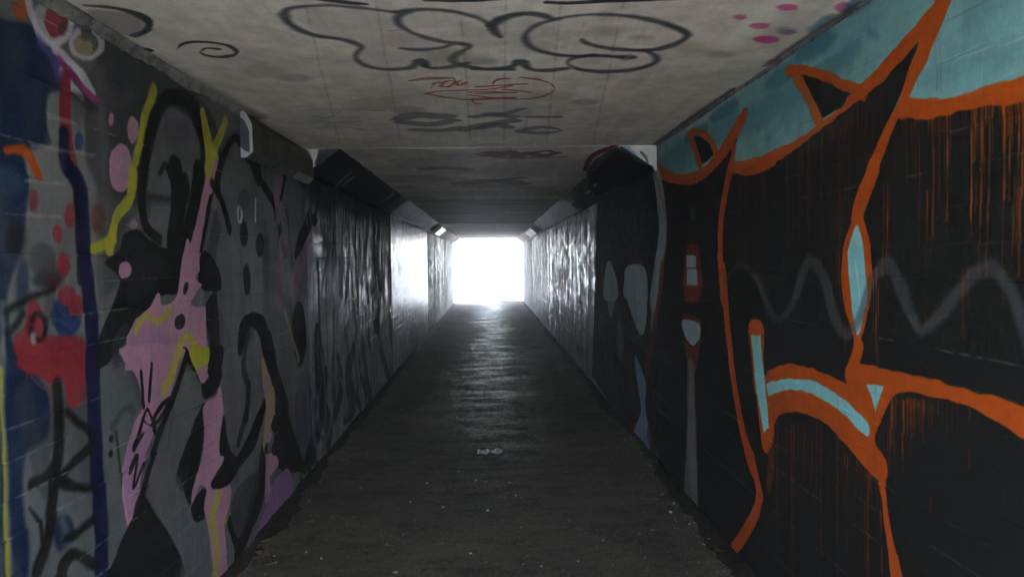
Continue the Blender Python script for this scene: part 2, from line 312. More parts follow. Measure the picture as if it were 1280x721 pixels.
  ('s','black',12,0.6,[4301,1233,35,4174,1007,37,4243,877,37,4202,714,38]),
  ('p','tan',3,1.0,[4543,984,4734,793,4748,659,4598,539,4531,508,4590,802]),
  ('s','black',6,1.0,[5402,1080,205,5435,967,133,5380,860,33]),
  ('s','tan',3,0.8,[5049,1234,25,5227,1033,25,5381,875,25]),
  ('s','black',3,0.9,[6034,1533,43,6052,1192,44,6032,803,44,6018,365,44]),
  ('s','black',8,1.0,[5989,809,75,5996,467,153,5844,257,124,5628,122,103]),
  ('p','purpleg',18,0.5,[5813,454,5737,290,5582,217,5414,258,5295,389,5264,560,5328,713,5469,795,5639,770,5774,640]),
  ('s','black',9,0.8,[6220,653,80,6139,440,72,6351,194,84,6150,12,69]),
  ('s','black',9,0.8,[6734,686,84,6843,421,94,6483,245,57]),
  ('s','black',9,0.8,[7504,706,76,7150,486,108,7440,200,113,6953,120,42]),
  ('s','black',9,0.8,[8051,675,115,8210,358,109,8483,6,104]),
  ('s','black',9,0.8,[9194,808,147,9404,448,107,10209,-64,92]),
  ('s','black',9,0.8,[10048,900,141,10608,347,171,10731,27,215]),
  ('s','lgrey',12,0.5,[6393,575,60,6426,309,63,6285,157,53]),
  ('s','lgrey',12,0.5,[7849,602,90,7714,274,88]),
  ('s','lgrey',12,0.5,[8804,662,111,8876,331,112]),
  ('s','lgrey',12,0.5,[7043,244,30,7285,288,31]),
  ('p','tan',4,0.6,[6210,22,6190,-11,6148,-24,6099,-12,6062,21,6052,62,6071,95,6112,109,6161,97,6198,64]),
  ('p','mgrey',6,0.8,[7302,166,7260,122,7162,109,7050,133,6965,181,6937,236,6977,279,7069,293,7182,272,7272,224]),
  ('p','mgrey',16,0.7,[3881,2046,4133,2189,4446,2101,4751,1959,4849,1752,3931,1717]),
  ('s','black',8,1.0,[3863,1912,40,3878,2006,35,3984,2126,25,4157,2221,24,4355,2164,44,4543,2051,34,4808,1948,39,4906,1855,51]),
  ('s','black',8,1.0,[3781,1944,24,3905,1876,30,4012,1734,35]),
  ('s','black',12,0.7,[4270,2254,40,4502,2169,56,4520,2079,78]),
  ('s','white',2,1.0,[4215,1822,13,4208,1798,12,4193,1781,8,4176,1777,5,4161,1786,11,4153,1806,13,4155,1830,12,4166,1851,10,4183,1862,5,4200,1860,9,4212,1845,13,4215,1822,14]),
  ('s','white',2,0.9,[4470,1921,13,4459,1798,12]),
  ('p','dgrey',12,0.6,[4376,1913,4351,1877,4292,1851,4224,1847,4173,1864,4155,1896,4178,1931,4234,1957,4302,1963,4357,1947]),
  ('p','black',6,0.85,[4321,1717,4303,1675,4263,1648,4218,1648,4185,1672,4175,1712,4192,1753,4230,1780,4275,1782,4310,1758]),
  ('p','black',8,0.8,[4619,1664,4599,1623,4554,1597,4503,1597,4464,1621,4452,1661,4471,1701,4514,1727,4566,1728,4607,1705]),
  ('p','black',6,0.8,[4337,1465,4320,1413,4284,1382,4244,1384,4215,1417,4207,1468,4224,1519,4258,1550,4299,1550,4329,1517]),
  ('s','black',6,1.0,[5135,2131,25,5024,1982,19,4864,1919,12]),
  ('s','black',8,0.7,[4925,1923,49,4971,1756,46,5086,1621,42]),
  ('s','pinkd',8,0.7,[4969,2062,67,4917,1973,66]),
  ('s','pinkd',8,0.7,[4925,1923,62,4931,1856,62]),
  ('s','pinkd',12,0.7,[5862,1810,104,5592,1607,95,5386,1476,94,5267,1369,101]),
  ('s','pinkd',12,0.6,[5025,1655,100,4944,1467,99,4902,1350,100]),
  ('s','pinkd',9,0.0,[4815,2342,24,5038,2463,25]),
  ('s','black',6,1.0,[6302,2260,45,6121,2114,87,5827,1889,73,5484,1701,63,5349,1615,29]),
  ('s','olive',8,0.7,[6083,2194,42,5937,2098,61,5873,1911,73]),
  ('p','tanor',4,1.0,[6027,2013,6006,1968,5962,1939,5913,1935,5876,1960,5865,2001,5885,2045,5927,2075,5977,2080,6016,2056]),
  ('p','black',4,1.0,[6068,1881,6044,1851,5986,1830,5920,1827,5868,1843,5851,1870,5874,1900,5929,1920,5997,1924,6050,1910]),
  ('s','black',8,0.5,[6583,2156,44,6247,1933,66,6326,1743,77]),
  ('s','black',8,0.8,[6695,2166,40,6690,1821,39,6612,1637,36]),
  ('s','black',8,0.4,[6650,1774,33,6592,1455,33]),
  ('s','black',8,0.7,[7831,2268,53,7764,1862,52,7706,1648,51]),
  ('s','rust',3,0.7,[7784,2263,46,7847,2027,46]),
  ('p','ink',8,1.0,[6088,2236,7056,2198,7753,2261,8216,2105,8560,2010,8969,2154,10992,2324,10786,2532,8257,2419,6193,2332]),
  ('s','black',8,1.0,[9180,2168,355,9334,1729,377,9060,1036,342]),
  ('s','black',8,0.9,[10541,2257,218,10286,1177,214]),
  ('s','black',9,0.7,[8560,2010,97,8315,1539,105,8448,1189,101]),
  ('s','black',8,0.55,[6404,1986,31,6407,1635,31,6301,1330,29]),
  ('s','black',8,0.55,[7027,1955,57,7040,1641,56,6913,1306,52]),
  ('s','black',8,0.55,[7366,2049,83,7372,1644,82,7233,1294,76]),
  ('s','black',8,0.55,[8205,2020,52,8225,1653,51,8054,1262,47]),
  ('s','black',8,0.55,[8868,2148,91,8879,1660,89,8682,1238,80]),
  ('s','black',8,0.55,[9860,2111,150,9892,1670,146,9649,1201,130]),
  ('s','pale',9,0.45,[6137,1822,24,6141,1590,24,6062,1297,23]),
  ('s','pale',9,0.45,[6485,1769,38,6497,1591,37,6409,1281,36]),
  ('s','pale',9,0.45,[6852,1710,53,6874,1592,54,6776,1265,51]),
  ('s','pale',9,0.45,[7209,1866,33,7216,1593,33,7109,1250,31]),
  ('s','pale',9,0.45,[7518,1801,51,7536,1594,50,7420,1235,48]),
  ('s','pale',9,0.45,[8033,1734,73,8065,1596,74,7932,1212,70]),
  ('s','pale',9,0.45,[8642,1925,48,8654,1598,47,8503,1186,44]),
  ('s','black',6,0.4,[6045,1839,4,7017,1872,5,8188,1895,6]),
  ('s','black',6,0.4,[6078,1715,4,6644,1719,5,7840,1730,5]),
  ('s','black',6,0.4,[5927,1589,4,7522,1599,5,9095,1580,6]),
  ('s','black',6,0.4,[6101,1485,4,7805,1455,5]),
  ('s','mauve',10,0.85,[5858,137,6,6001,295,6,5858,453,6,6097,612,6]),
  ('s','black',10,0.45,[6210,-238,16,6190,47,20,6124,333,12,5927,619,15]),
  ('s','bluegrey',35,0.59,[9752,2017,31,9633,2091,29,9666,2164,13,9720,2238,21]),
  ('s','dgrey',6,0.68,[8838,608,41,8816,724,23,8667,840,56,8732,957,47]),
  ('s','lgrey',10,0.71,[7065,367,7,7088,629,10,7075,892,15,7044,1154,9]),
  ('s','bluegrey',20,0.59,[9796,827,6,9648,1009,7,9774,1192,14,9811,1375,15]),
  ('s','dgrey',20,0.69,[9314,906,15,9473,1028,13,9375,1150,16,9237,1272,31]),
  ('s','bluegrey',35,0.64,[8346,987,18,8352,1173,9,8274,1360,19,8427,1546,21]),
  ('s','black',35,0.66,[6460,1714,24,6440,1809,19,6543,1903,13,6504,1997,9]),
  ('s','vdgrey',35,0.79,[10008,496,13,9834,610,14,9906,724,10,9647,838,25]),
  ('s','black',35,0.8,[7867,1123,6,7751,1344,9,7929,1564,8,7963,1784,11]),
  ('s','mauve',20,0.75,[10323,478,12,10244,578,18,10349,678,21,10216,777,24]),
  ('s','black',35,0.73,[7558,166,15,7611,440,16,7590,713,6,7669,987,9]),
  ('s','black',20,0.47,[7770,1473,26,7710,1612,44,7609,1751,57,7657,1890,22]),
  ('s','greyteal',10,0.76,[10346,854,17,10375,1005,33,10532,1155,34,10588,1306,30]),
  ('s','vdgrey',20,0.52,[9194,1612,16,9236,1851,35,9314,2090,16,9206,2329,18]),
  ('s','greyteal',20,0.68,[9994,1307,19,10041,1568,37,10049,1830,33,10063,2091,34]),
  ('s','vdgrey',20,0.41,[7831,264,48,7870,450,22,7905,636,32,7972,821,42]),
  ('s','lgrey',6,0.67,[9016,973,32,9158,1238,33,9115,1503,41,9235,1768,23]),
  ('s','bluegrey',10,0.76,[6522,1375,32,6499,1475,22,6660,1575,24,6726,1675,22]),
  ('s','lgrey',20,0.76,[7258,817,22,7317,1039,37,7429,1260,23,7420,1482,46]),
  ('s','vdgrey',6,0.52,[6035,69,31,6121,148,28,5868,226,18,5838,305,24]),
  ('s','dgrey',6,0.67,[8325,740,31,8222,873,20,8265,1007,30,8089,1141,16]),
  ('s','greyteal',20,0.83,[6921,472,34,6776,543,22,6738,614,29,6613,684,39]),
  ('s','black',35,0.6,[7823,1351,26,7953,1505,27,8032,1659,23,7962,1813,30]),
  ('s','bluegrey',10,0.41,[8165,1155,31,8247,1222,20,8301,1289,23,8439,1356,25]),
  ('s','black',35,0.74,[8926,1157,10,8775,1287,10,8802,1418,11,8630,1549,19]),
  ('s','lgrey',6,0.73,[10043,271,24,10009,417,38,10087,563,26,10053,709,24]),
  ('s','greyteal',20,0.76,[7442,1771,9,7582,1848,14,7526,1925,25,7375,2003,22]),
  ('s','black',20,0.85,[10431,90,48,10566,195,58,10580,300,48,10516,406,23]),
  ('s','black',20,0.68,[8683,470,16,8541,589,30,8440,707,33,8404,826,27]),
  ('s','black',20,0.36,[8504,717,38,8435,865,19,8533,1014,36,8488,1163,40]),
  ('s','pale',10,0.63,[9983,1249,17,9941,1408,28,9916,1568,33,9936,1727,25]),
  ('s','pale',10,0.85,[9143,1762,19,9120,1838,25,9209,1914,12,9249,1989,33]),
  ('s','mauve',35,0.56,[10206,502,15,10145,690,15,10124,878,7,10337,1066,10]),
  ('s','lgrey',10,0.69,[9963,807,7,10012,949,8,10160,1091,20,10196,1232,10]),
  ('s','vdgrey',10,0.67,[6138,1194,17,6165,1361,33,6324,1528,31,6531,1695,23]),
  ('s','black',35,0.39,[7376,346,37,7362,480,47,7432,613,49,7526,746,27]),
  ('s','pale',20,0.49,[9508,1255,6,9529,1441,6,9750,1627,9,9615,1813,9]),
  ('s','lgrey',10,0.53,[6468,-81,12,6481,207,15,6342,496,15,6487,785,10]),
  ('s','vdgrey',6,0.65,[9422,1694,52,9460,1806,50,9657,1918,38,9501,2030,28]),
  ('s','black',35,0.58,[6643,1446,39,6752,1627,25,6658,1808,31,6576,1989,23]),
  ('s','lgrey',20,0.62,[6929,470,56,7153,651,46,7030,832,37,7122,1013,41]),
  ('s','black',20,0.55,[8524,-15,35,8536,216,31,8518,447,27,8398,678,21]),
  ('s','black',10,0.57,[8866,1255,42,9058,1458,58,9236,1660,28,9327,1863,37]),
  ('s','black',6,0.61,[7870,1545,7,7976,1798,13,8057,2051,15,8138,2303,16]),
  ('s','bluegrey',10,0.51,[7427,-114,25,7365,144,17,7211,403,23,7186,663,13]),
  ('s','black',20,0.69,[9668,1570,23,9532,1838,36,9706,2105,18,9616,2372,13]),
  ('s','dgrey',20,0.55,[10503,1002,45,10410,1151,39,10309,1299,52,10346,1447,45]),
  ('s','bluegrey',20,0.78,[8684,1974,7,8654,2046,7,8628,2117,20,8405,2189,17]),
  ('s','black',35,0.71,[7735,1626,10,7757,1893,24,7741,2159,16,7678,2426,19]),
  ('s','lgrey',35,0.84,[9190,564,37,9317,794,19,9338,1024,31,9201,1253,42]),
  ('s','lgrey',10,0.84,[10136,944,24,10041,1236,29,10098,1527,15,10297,1819,24]),
  ('s','dgrey',35,0.69,[7262,933,14,7144,1147,7,7167,1361,20,6927,1574,21]),
  ('s','black',35,0.73,[8832,65,16,8732,365,21,8830,664,35,8936,963,23]),
  ('s','black',10,0.8,[8193,47,44,8119,221,64,7871,395,53,7835,570,52]),
  ('s','olive',20,0.41,[7690,-11,20,7601,115,9,7380,243,15,7359,371,17]),
  ('s','greyteal',10,0.45,[6830,1365,17,6822,1617,21,6910,1870,18,6718,2123,18]),
  ('s','greyteal',20,0.83,[9684,-158,17,9538,71,25,9555,302,17,9565,532,24]),
  ('s','mauve',6,0.43,[5850,686,19,5798,965,17,5850,1243,21,5977,1522,18]),
  ('s','black',35,0.59,[10135,1825,39,10120,2017,22,10118,2210,27,10237,2403,21]),
  ('s','lgrey',6,0.72,[10119,633,45,10024,874,51,10146,1115,38,9930,1356,42]),
  ('s','pale',20,0.38,[9155,962,13,9139,1054,25,9089,1146,12,9040,1239,18]),
  ('s','lgrey',35,0.74,[10333,927,21,10197,1069,11,10023,1212,31,10186,1355,27]),
  ('s','greyteal',10,0.57,[8085,742,8,8015,1014,20,8004,1286,17,7898,1558,9]),
  ('s','black',20,0.52,[10149,91,47,10277,163,41,10124,235,22,10209,308,61]),
  ('s','lgrey',35,0.77,[6325,1794,10,6099,2029,10,5957,2264,8,5925,2500,7]),
  ('s','olive',6,0.47,[7705,990,25,7770,1142,13,7957,1294,20,7987,1446,18]),
  ('s','mauve',6,0.64,[7549,1323,15,7467,1437,22,7454,1552,19,7602,1667,31]),
  ('s','lgrey',20,0.72,[6387,954,44,6536,1179,37,6394,1404,39,6522,1630,23]),
  ('s','dgrey',35,0.71,[6951,1493,15,7040,1735,12,7010,1977,6,7047,2219,10]),
  ('s','dgrey',6,0.63,[7855,905,33,7947,1136,36,7723,1367,47,7756,1598,46]),
  ('s','bluegrey',20,0.78,[5719,1848,22,5669,1926,19,5783,2004,17,5579,2082,29]),
  ('s','greyteal',10,0.39,[6185,771,41,6157,895,32,6086,1020,36,6079,1145,28]),
  ('s','lgrey',20,0.37,[6833,665,27,6814,939,25,6891,1213,20,6893,1488,21]),
  ('s','olive',10,0.35,[9036,379,21,9082,472,23,9165,564,23,9372,656,35]),
  ('s','black',35,0.8,[7833,84,53,7623,222,52,7726,360,22,7607,499,30]),
  ('s','lgrey',10,0.72,[8229,603,43,8405,815,25,8330,1027,35,8371,1239,20]),
  ('s','lgrey',35,0.73,[7945,1127,21,7910,1197,24,7932,1267,29,7866,1337,21]),
  ('s','black',35,0.68,[9542,1877,23,9381,1992,35,9526,2106,30,9572,2221,35]),
  ('s','greyteal',20,0.81,[10071,1627,8,10073,1810,11,10086,1994,6,9830,2177,10]),
  ('s','greyteal',35,0.62,[5872,147,38,5725,296,70,5937,444,34,5809,592,54]),
  ('s','lgrey',6,0.5,[8087,450,40,7893,576,41,7906,701,43,7802,827,42]),
  ('s','lgrey',35,0.53,[9089,960,37,9162,1254,33,9109,1547,33,9156,1841,29]),
  ('s','lgrey',20,0.64,[9440,1564,31,9528,1819,60,9559,2074,35,9492,2329,51]),
  ('s','lgrey',35,0.73,[7064,382,15,7188,481,18,7174,581,6,7083,680,15]),
  ('s','olive',35,0.39,[8237,1760,10,8274,1942,24,8460,2124,20,8522,2306,16]),
  ('s','black',35,0.8,[9754,1191,20,9647,1312,9,9775,1432,12,9715,1552,22]),
  ('s','lgrey',10,0.63,[9454,1507,59,9488,1792,59,9673,2078,59,9785,2363,57]),
  ('s','mauve',10,0.42,[7200,1685,15,7144,1843,16,7229,2002,18,7093,2161,11]),
  ('s','dgrey',35,0.65,[7269,970,28,7315,1115,25,7159,1260,11,7238,1405,22]),
  ('s','olive',35,0.43,[7299,1575,16,7248,1642,16,7402,1709,16,7271,1776,29]),
  ('s','olive',6,0.53,[10321,895,11,10185,1070,6,10272,1245,6,10298,1419,11]),
  ('s','black',35,0.67,[7180,111,23,7226,245,15,7158,379,12,7179,513,25]),
  ('s','black',20,0.63,[6202,203,56,6033,496,54,6152,789,42,5919,1082,21]),
  ('s','dgrey',35,0.46,[9091,316,27,8915,425,14,8918,534,20,9043,643,21]),
  ('s','olive',6,0.45,[8226,187,19,8329,429,16,8470,672,12,8397,915,11]),
  ('s','dgrey',35,0.79,[6533,438,67,6503,660,59,6582,882,43,6599,1104,58]),
  ('s','pale',35,0.63,[6855,1226,18,6667,1308,30,6656,1390,31,6672,1472,17]),
  ('s','black',35,0.63,[6384,1677,14,6296,1818,20,6477,1959,20,6318,2100,11]),
  ('s','black',35,0.53,[7110,346,33,7069,542,36,7217,737,36,7116,933,41]),
  ('s','pale',35,0.82,[7772,217,12,7825,404,9,7910,592,7,7994,779,9]),
  ('s','dgrey',20,0.79,[9158,1410,16,9190,1600,21,8974,1791,13,8992,1982,22]),
  ('s','black',35,0.36,[9064,956,18,8946,1098,19,8901,1240,13,9067,1381,38]),
  ('s','pale',20,0.41,[8134,1008,14,8273,1307,13,8173,1606,15,8272,1905,7]),
  ('s','pale',20,0.39,[9993,169,20,9959,250,23,9987,331,23,9875,413,10]),
  ('s','olive',35,0.84,[8753,485,13,8843,743,10,8876,1001,13,8902,1260,7]),
  ('s','dgrey',6,0.6,[7750,739,13,7669,835,17,7622,932,9,7627,1028,9]),
  ('s','olive',35,0.47,[6024,653,15,6004,762,13,5938,870,10,5835,979,16]),
  ('s','greyteal',10,0.44,[7225,1634,12,7277,1848,13,7251,2061,13,7201,2274,16]),
  ('s','olive',10,0.62,[6934,294,10,7081,579,8,6962,863,8,7170,1147,13]),
  ('s','dgrey',10,0.61,[9361,264,30,9430,456,20,9409,648,17,9584,840,25]),
  ('s','greyteal',35,0.73,[9869,292,35,9919,453,44,9956,614,34,10016,775,37]),
  ('s','dgrey',35,0.53,[9113,1442,22,8978,1538,11,8920,1634,13,8834,1730,15]),
  ('s','greyteal',35,0.47,[9795,912,28,10001,1045,20,10012,1178,23,9821,1310,14]),
  ('s','dgrey',35,0.42,[6295,1755,34,6325,1870,26,6456,1985,26,6408,2100,30]),
  ('s','bluegrey',35,0.66,[8278,716,16,8265,805,16,8445,894,18,8335,983,8]),
  ('s','bluegrey',20,0.72,[7787,1221,30,8062,1404,15,8123,1588,13,8078,1772,25]),
  ('s','greyteal',20,0.49,[9675,75,18,9748,206,17,9585,338,9,9550,469,15]),
  ('s','lgrey',35,0.38,[6082,101,21,5902,398,38,6110,695,19,5969,992,29]),
  ('s','mauve',6,0.81,[8352,1929,20,8324,2036,15,8400,2143,8,8273,2250,14]),
  ('s','greyteal',35,0.71,[6628,526,22,6443,628,22,6422,731,16,6470,833,40]),
  ('s','mauve',20,0.64,[9707,1879,19,9696,1970,7,9654,2062,15,9657,2154,10]),
  ('s','greyteal',35,0.48,[10303,1671,52,10343,1930,57,10363,2189,51,10291,2449,39]),
  ('s','black',35,0.59,[7777,1034,20,7854,1144,34,7887,1254,32,7791,1364,44]),
  ('s','pale',10,0.74,[9314,-31,10,9097,203,13,9213,438,10,9127,674,7]),
  ('s','bluegrey',20,0.73,[7023,1372,22,6939,1460,38,7028,1548,26,7118,1636,17]),
  ('s','mauve',6,0.52,[10141,954,12,10263,1042,22,10208,1131,21,10237,1219,13]),
  ('s','lgrey',6,0.8,[9932,1279,63,9807,1382,32,9723,1486,60,9741,1590,61]),
  ('s','olive',20,0.4,[6269,989,19,6191,1099,12,6105,1210,22,6065,1320,13]),
  ('s','vdgrey',35,0.36,[7785,1538,32,7646,1795,25,7529,2051,28,7636,2308,15]),
  ('s','black',6,0.75,[8565,617,24,8376,705,25,8495,793,34,8452,881,18]),
  ('s','pale',35,0.53,[9942,1830,14,9917,1978,20,9893,2125,19,10031,2273,18]),
  ('s','bluegrey',20,0.8,[7418,107,12,7629,394,12,7628,681,9,7517,968,6]),
  ('s','lgrey',20,0.79,[8858,931,49,8990,1112,36,8956,1293,32,8895,1474,44]),
  ('s','vdgrey',6,0.5,[7712,-83,10,7508,74,10,7479,233,16,7485,392,9]),
  ('s','bluegrey',20,0.55,[9331,964,26,9405,1046,29,9415,1127,26,9356,1208,14]),
  ('s','greyteal',6,0.69,[6748,1232,50,6995,1479,46,6955,1726,41,7042,1972,27]),
  ('s','black',10,0.44,[7306,1400,41,7244,1670,27,7136,1939,24,7191,2209,41]),
  ('s','lgrey',35,0.52,[8638,807,40,8839,1107,29,8755,1406,20,8742,1706,45]),
  ('s','greyteal',20,0.85,[8634,1534,20,8838,1787,23,8763,2040,31,8797,2293,50]),
  ('s','greyteal',6,0.84,[9903,1700,58,9818,1795,47,9886,1890,33,9865,1984,52]),
  ('s','vdgrey',35,0.42,[7049,870,47,7051,1001,39,7031,1132,30,7241,1263,43]),
  ('s','black',10,0.78,[5881,-38,47,5711,182,34,5688,403,17,5692,623,26]),
  ('s','black',6,0.35,[8069,914,31,7815,990,28,7857,1066,32,7788,1143,44]),
  ('s','dgrey',10,0.5,[7598,787,29,7709,886,48,7631,985,26,7622,1084,45]),
  ('s','pale',10,0.65,[9089,1800,31,9183,1949,31,9107,2097,27,9319,2246,27]),
  ('s','lgrey',35,0.73,[7902,903,25,7977,1163,41,7884,1423,34,7891,1683,37]),
  ('s','lgrey',20,0.68,[7591,287,30,7428,525,41,7397,763,33,7411,1000,45]),
  ('s','vdgrey',10,0.81,[7911,559,11,7942,728,14,8072,898,11,8070,1068,7]),
  ('s','dgrey',6,0.55,[8394,2131,8,8406,1530,8]),
  ('s','black',6,0.48,[9616,1950,13,9614,1358,7]),
  ('s','black',6,0.43,[6238,2210,15,6236,1900,6]),
  ('s','black',6,0.48,[5837,2088,8,5841,1536,9]),
  ('s','black',6,0.52,[7195,846,6,7191,431,6]),
  ('s','dgrey',6,0.34,[10085,1007,6,10085,571,4]),
  ('s','dgrey',6,0.69,[9518,811,8,9526,264,4]),
  ('s','black',6,0.54,[8563,815,12,8573,268,5]),
  ('s','black',6,0.49,[6679,818,10,6674,51,9]),
  ('s','dgrey',6,0.39,[8174,1738,5,8174,1088,7]),
  ('s','black',6,0.68,[9763,756,5,9763,489,9]),
  ('s','dgrey',6,0.6,[8619,1910,6,8609,1350,9]),
  ('s','pale',6,0.63,[6826,1351,7,6832,1054,6]),
  ('s','dgrey',6,0.7,[5868,2095,16,5863,1889,5]),
  ('s','black',6,0.65,[7870,2200,12,7878,1425,6]),
  ('s','dgrey',6,0.42,[7133,1430,16,7132,846,8]),
  ('s','pale',6,0.33,[9055,1898,12,9044,1408,4]),
  ('s','black',6,0.57,[10306,1971,16,10313,1507,6]),
  ('s','black',6,0.69,[6316,1142,12,6326,578,8]),
  ('s','pale',6,0.53,[6126,1813,10,6134,1241,8]),
  ('s','black',6,0.51,[8310,1719,15,8298,1483,7]),
  ('s','dgrey',6,0.69,[9707,1004,11,9699,495,6]),
  ('s','dgrey',6,0.41,[10293,2172,5,10296,1970,8]),
  ('s','black',6,0.34,[6449,1718,6,6442,1374,6]),
  ('s','black',6,0.64,[9775,1419,16,9782,692,5]),
  ('s','pale',6,0.7,[6172,743,11,6183,235,9]),
  ('s','pale',6,0.45,[8794,2234,11,8791,1883,8]),
  ('s','black',6,0.59,[9976,1745,14,9984,1109,4]),
  ('s','pale',6,0.65,[9636,1870,5,9649,1569,4]),
  ('s','pale',6,0.45,[10193,1702,7,10192,996,7]),
  ('s','pale',6,0.58,[7272,1744,14,7277,1158,6]),
  ('s','black',6,0.44,[9194,707,8,9200,20,7]),
  ('s','pale',6,0.62,[7912,1459,10,7906,970,9]),
  ('s','pale',6,0.55,[9800,1886,9,9808,1260,8]),
  ('s','pale',6,0.43,[7823,1895,9,7837,1137,4]),
  ('s','black',6,0.33,[7420,1241,10,7415,720,9]),
  ('s','pale',6,0.49,[6373,1899,9,6371,1386,4]),
  ('s','black',6,0.4,[9792,1862,13,9806,1554,9]),
  ('s','pale',6,0.43,[8859,822,6,8871,84,7]),
  ('s','pale',6,0.7,[8196,1132,8,8208,721,8]),
  ('s','pale',6,0.6,[6464,930,16,6460,512,5]),
  ('s','pale',6,0.52,[9595,1281,9,9605,509,7]),
  ('s','pale',6,0.7,[6664,1118,15,6654,359,6]),
  ('s','dgrey',6,0.66,[6395,1452,14,6407,1296,7]),
  ('s','black',6,0.59,[6630,1258,15,6637,1065,7]),
  ('s','dgrey',6,0.54,[9021,1010,16,9025,355,5]),
  ('s','pale',6,0.68,[7263,1957,6,7254,1693,5]),
  ('s','black',6,0.59,[9787,1693,11,9775,1216,9]),
  ('s','black',6,0.51,[6738,1915,8,6744,1520,5]),
  ('s','pale',6,0.67,[7605,1591,15,7615,1378,6]),
  ('s','pale',6,0.43,[7281,835,12,7279,404,4]),
  ('s','dgrey',6,0.67,[5960,1429,5,5975,665,6]),
  ('s','black',6,0.36,[9330,1549,8,9330,1325,7]),
  ('s','pale',6,0.35,[8794,1075,6,8784,391,5]),
  ('s','pale',6,0.59,[8113,1448,15,8127,1076,9]),
  ('s','dgrey',6,0.66,[9884,1843,10,9880,1386,7]),
  ('s','pale',6,0.68,[9360,1960,15,9352,1484,7]),
  ('s','pale',6,0.47,[7653,1479,11,7645,1120,7]),
  ('s','black',6,0.67,[9135,1455,15,9135,978,6]),
  ('s','pale',6,0.42,[7683,1282,16,7675,992,4]),
  ('p','ink',70,0.95,[5705,2300,10480,2300,10400,2060,9600,2020,8800,2090,7900,1980,7100,2060,6400,1950,5720,2040]),
  ('s','ink',8,0.82,[10114,2050,36,10106,1357,6]),
  ('s','ink',8,0.63,[6752,2050,16,6759,1456,6]),
  ('s','ink',8,0.88,[9502,2050,24,9510,1356,4]),
  ('s','ink',8,0.71,[10132,2050,25,10128,1349,6]),
  ('s','ink',8,0.62,[9051,2050,24,9041,1510,6]),
  ('s','ink',8,0.85,[8186,2050,36,8177,1892,9]),
  ('s','ink',8,0.9,[7245,2050,34,7246,1549,10]),
  ('s','ink',8,0.52,[8617,2050,23,8625,1388,4]),
  ('s','ink',8,0.63,[6556,2050,34,6565,1786,8]),
  ('s','ink',8,0.85,[6164,2050,30,6168,1779,4]),
  ('s','ink',8,0.66,[8427,2050,18,8433,1430,7]),
  ('s','ink',8,0.68,[8701,2050,18,8705,1349,5]),
  ('s','ink',8,0.66,[7142,2050,19,7137,1548,7]),
  ('s','ink',8,0.75,[7420,2050,17,7418,1756,4]),
  ('s','ink',8,0.68,[9060,2050,24,9050,1659,7]),
  ('s','ink',8,0.63,[6028,2050,30,6027,1690,8]),
  ('s','ink',8,0.56,[9935,2050,27,9938,1369,5]),
  ('s','ink',8,0.64,[9381,2050,33,9374,1711,5]),
  ('s','ink',8,0.73,[9048,2050,34,9052,1376,8]),
  ('s','ink',8,0.67,[7787,2050,16,7782,1500,8]),
  ('s','ink',8,0.65,[8227,2050,29,8224,1454,4]),
  ('s','ink',8,0.83,[8016,2050,23,8010,1626,10]),
  ('s','ink',8,0.57,[6501,2050,28,6495,1593,9]),
  ('s','ink',8,0.76,[9839,2050,25,9839,1309,10]),
  ('s','ink',8,0.64,[6891,2050,17,6887,1343,6]),
  ('s','ink',8,0.71,[6540,2050,31,6539,1534,6]),
 ],
 'R': [
  ('q','black',8,1,[5879,2457,1723,2441,1700,735,3150,70,6796,-36,9477,102,8728,2541]),
  ('q','teal',6,1,[5823,2412,3411,2410,2563,2397,1723,2387,1716,1922,1945,1949,2243,1970,2590,1983,3061,1936,3624,1942,4058,2041,4612,2034,5220,2067,5830,2226]),
  ('p','teald',30,0.4,[5716,2283,3412,2266,2648,2268,2648,2199,3318,2142,4128,2119,5458,2125]),
  ('p','white',16,0.55,[6316,2479,5823,2412,4123,2400,3676,2379,4054,2339,4993,2334]),
  ('p','teald',20,0.7,[3819,2323,3825,2298,3916,2280,4065,2275,4222,2288,4320,2313,4312,2341,4202,2360,4043,2361,3899,2347]),
  ('p','teald',20,0.7,[4356,2297,4363,2273,4460,2256,4618,2251,4783,2261,4886,2285,4877,2311,4762,2328,4594,2331,4441,2318]),
  ('p','teald',20,0.7,[2743,2342,2747,2318,2811,2300,2916,2297,3027,2310,3096,2335,3091,2363,3014,2380,2901,2381,2800,2366]),
  ('p','teald',20,0.7,[3049,2314,3054,2291,3122,2273,3234,2269,3352,2280,3425,2304,3419,2330,3337,2348,3218,2350,3110,2336]),
  ('p','black',6,1.0,[4616,2036,4181,2061,3948,2134,3820,2168,3872,2056,3823,1983,3353,1969,3354,1870,4233,1928,4617,1996]),
  ('p','black',5,1.0,[3482,1980,3115,1987,2751,2044,2590,2077,2414,2112,2274,2146,2201,2162,2257,2090,2334,2004,2397,1950,2498,1863,2751,1781,3483,1847]),
  ('p','black',5,1.0,[2333,1971,2135,1935,1968,1921,1751,1900,1748,1667,2648,1735,2498,1785]),
  ('q','orange',3,1,[3551,2001,3414,2009,3114,2014,2863,2048,2649,2080,2562,2113,2464,2136,2335,2182,2218,2218,2138,2246,2088,2272,2016,2261,2051,2224,2087,2178,2163,2097,2217,2065,2259,2012,2318,1969,2396,1875,2463,1807,2512,1747,2571,1752,2548,1790,2463,1884,2397,1950,2334,2004,2259,2091,2201,2162,2274,2140,2414,2095,2590,2069,2751,2040,3061,1990,3415,1942,3552,1933]),
  ('q','black',4,1,[3047,2270,2806,2195,2613,2105,2705,2069,2851,2060,2934,2144]),
  ('s','orange',4,1.0,[3183,2314,22,3047,2289,20,2840,2215,19,2669,2140,18,2562,2098,18]),
  ('s','orange',6,0.9,[3100,2280,29,2983,2164,29,2874,2047,28]),
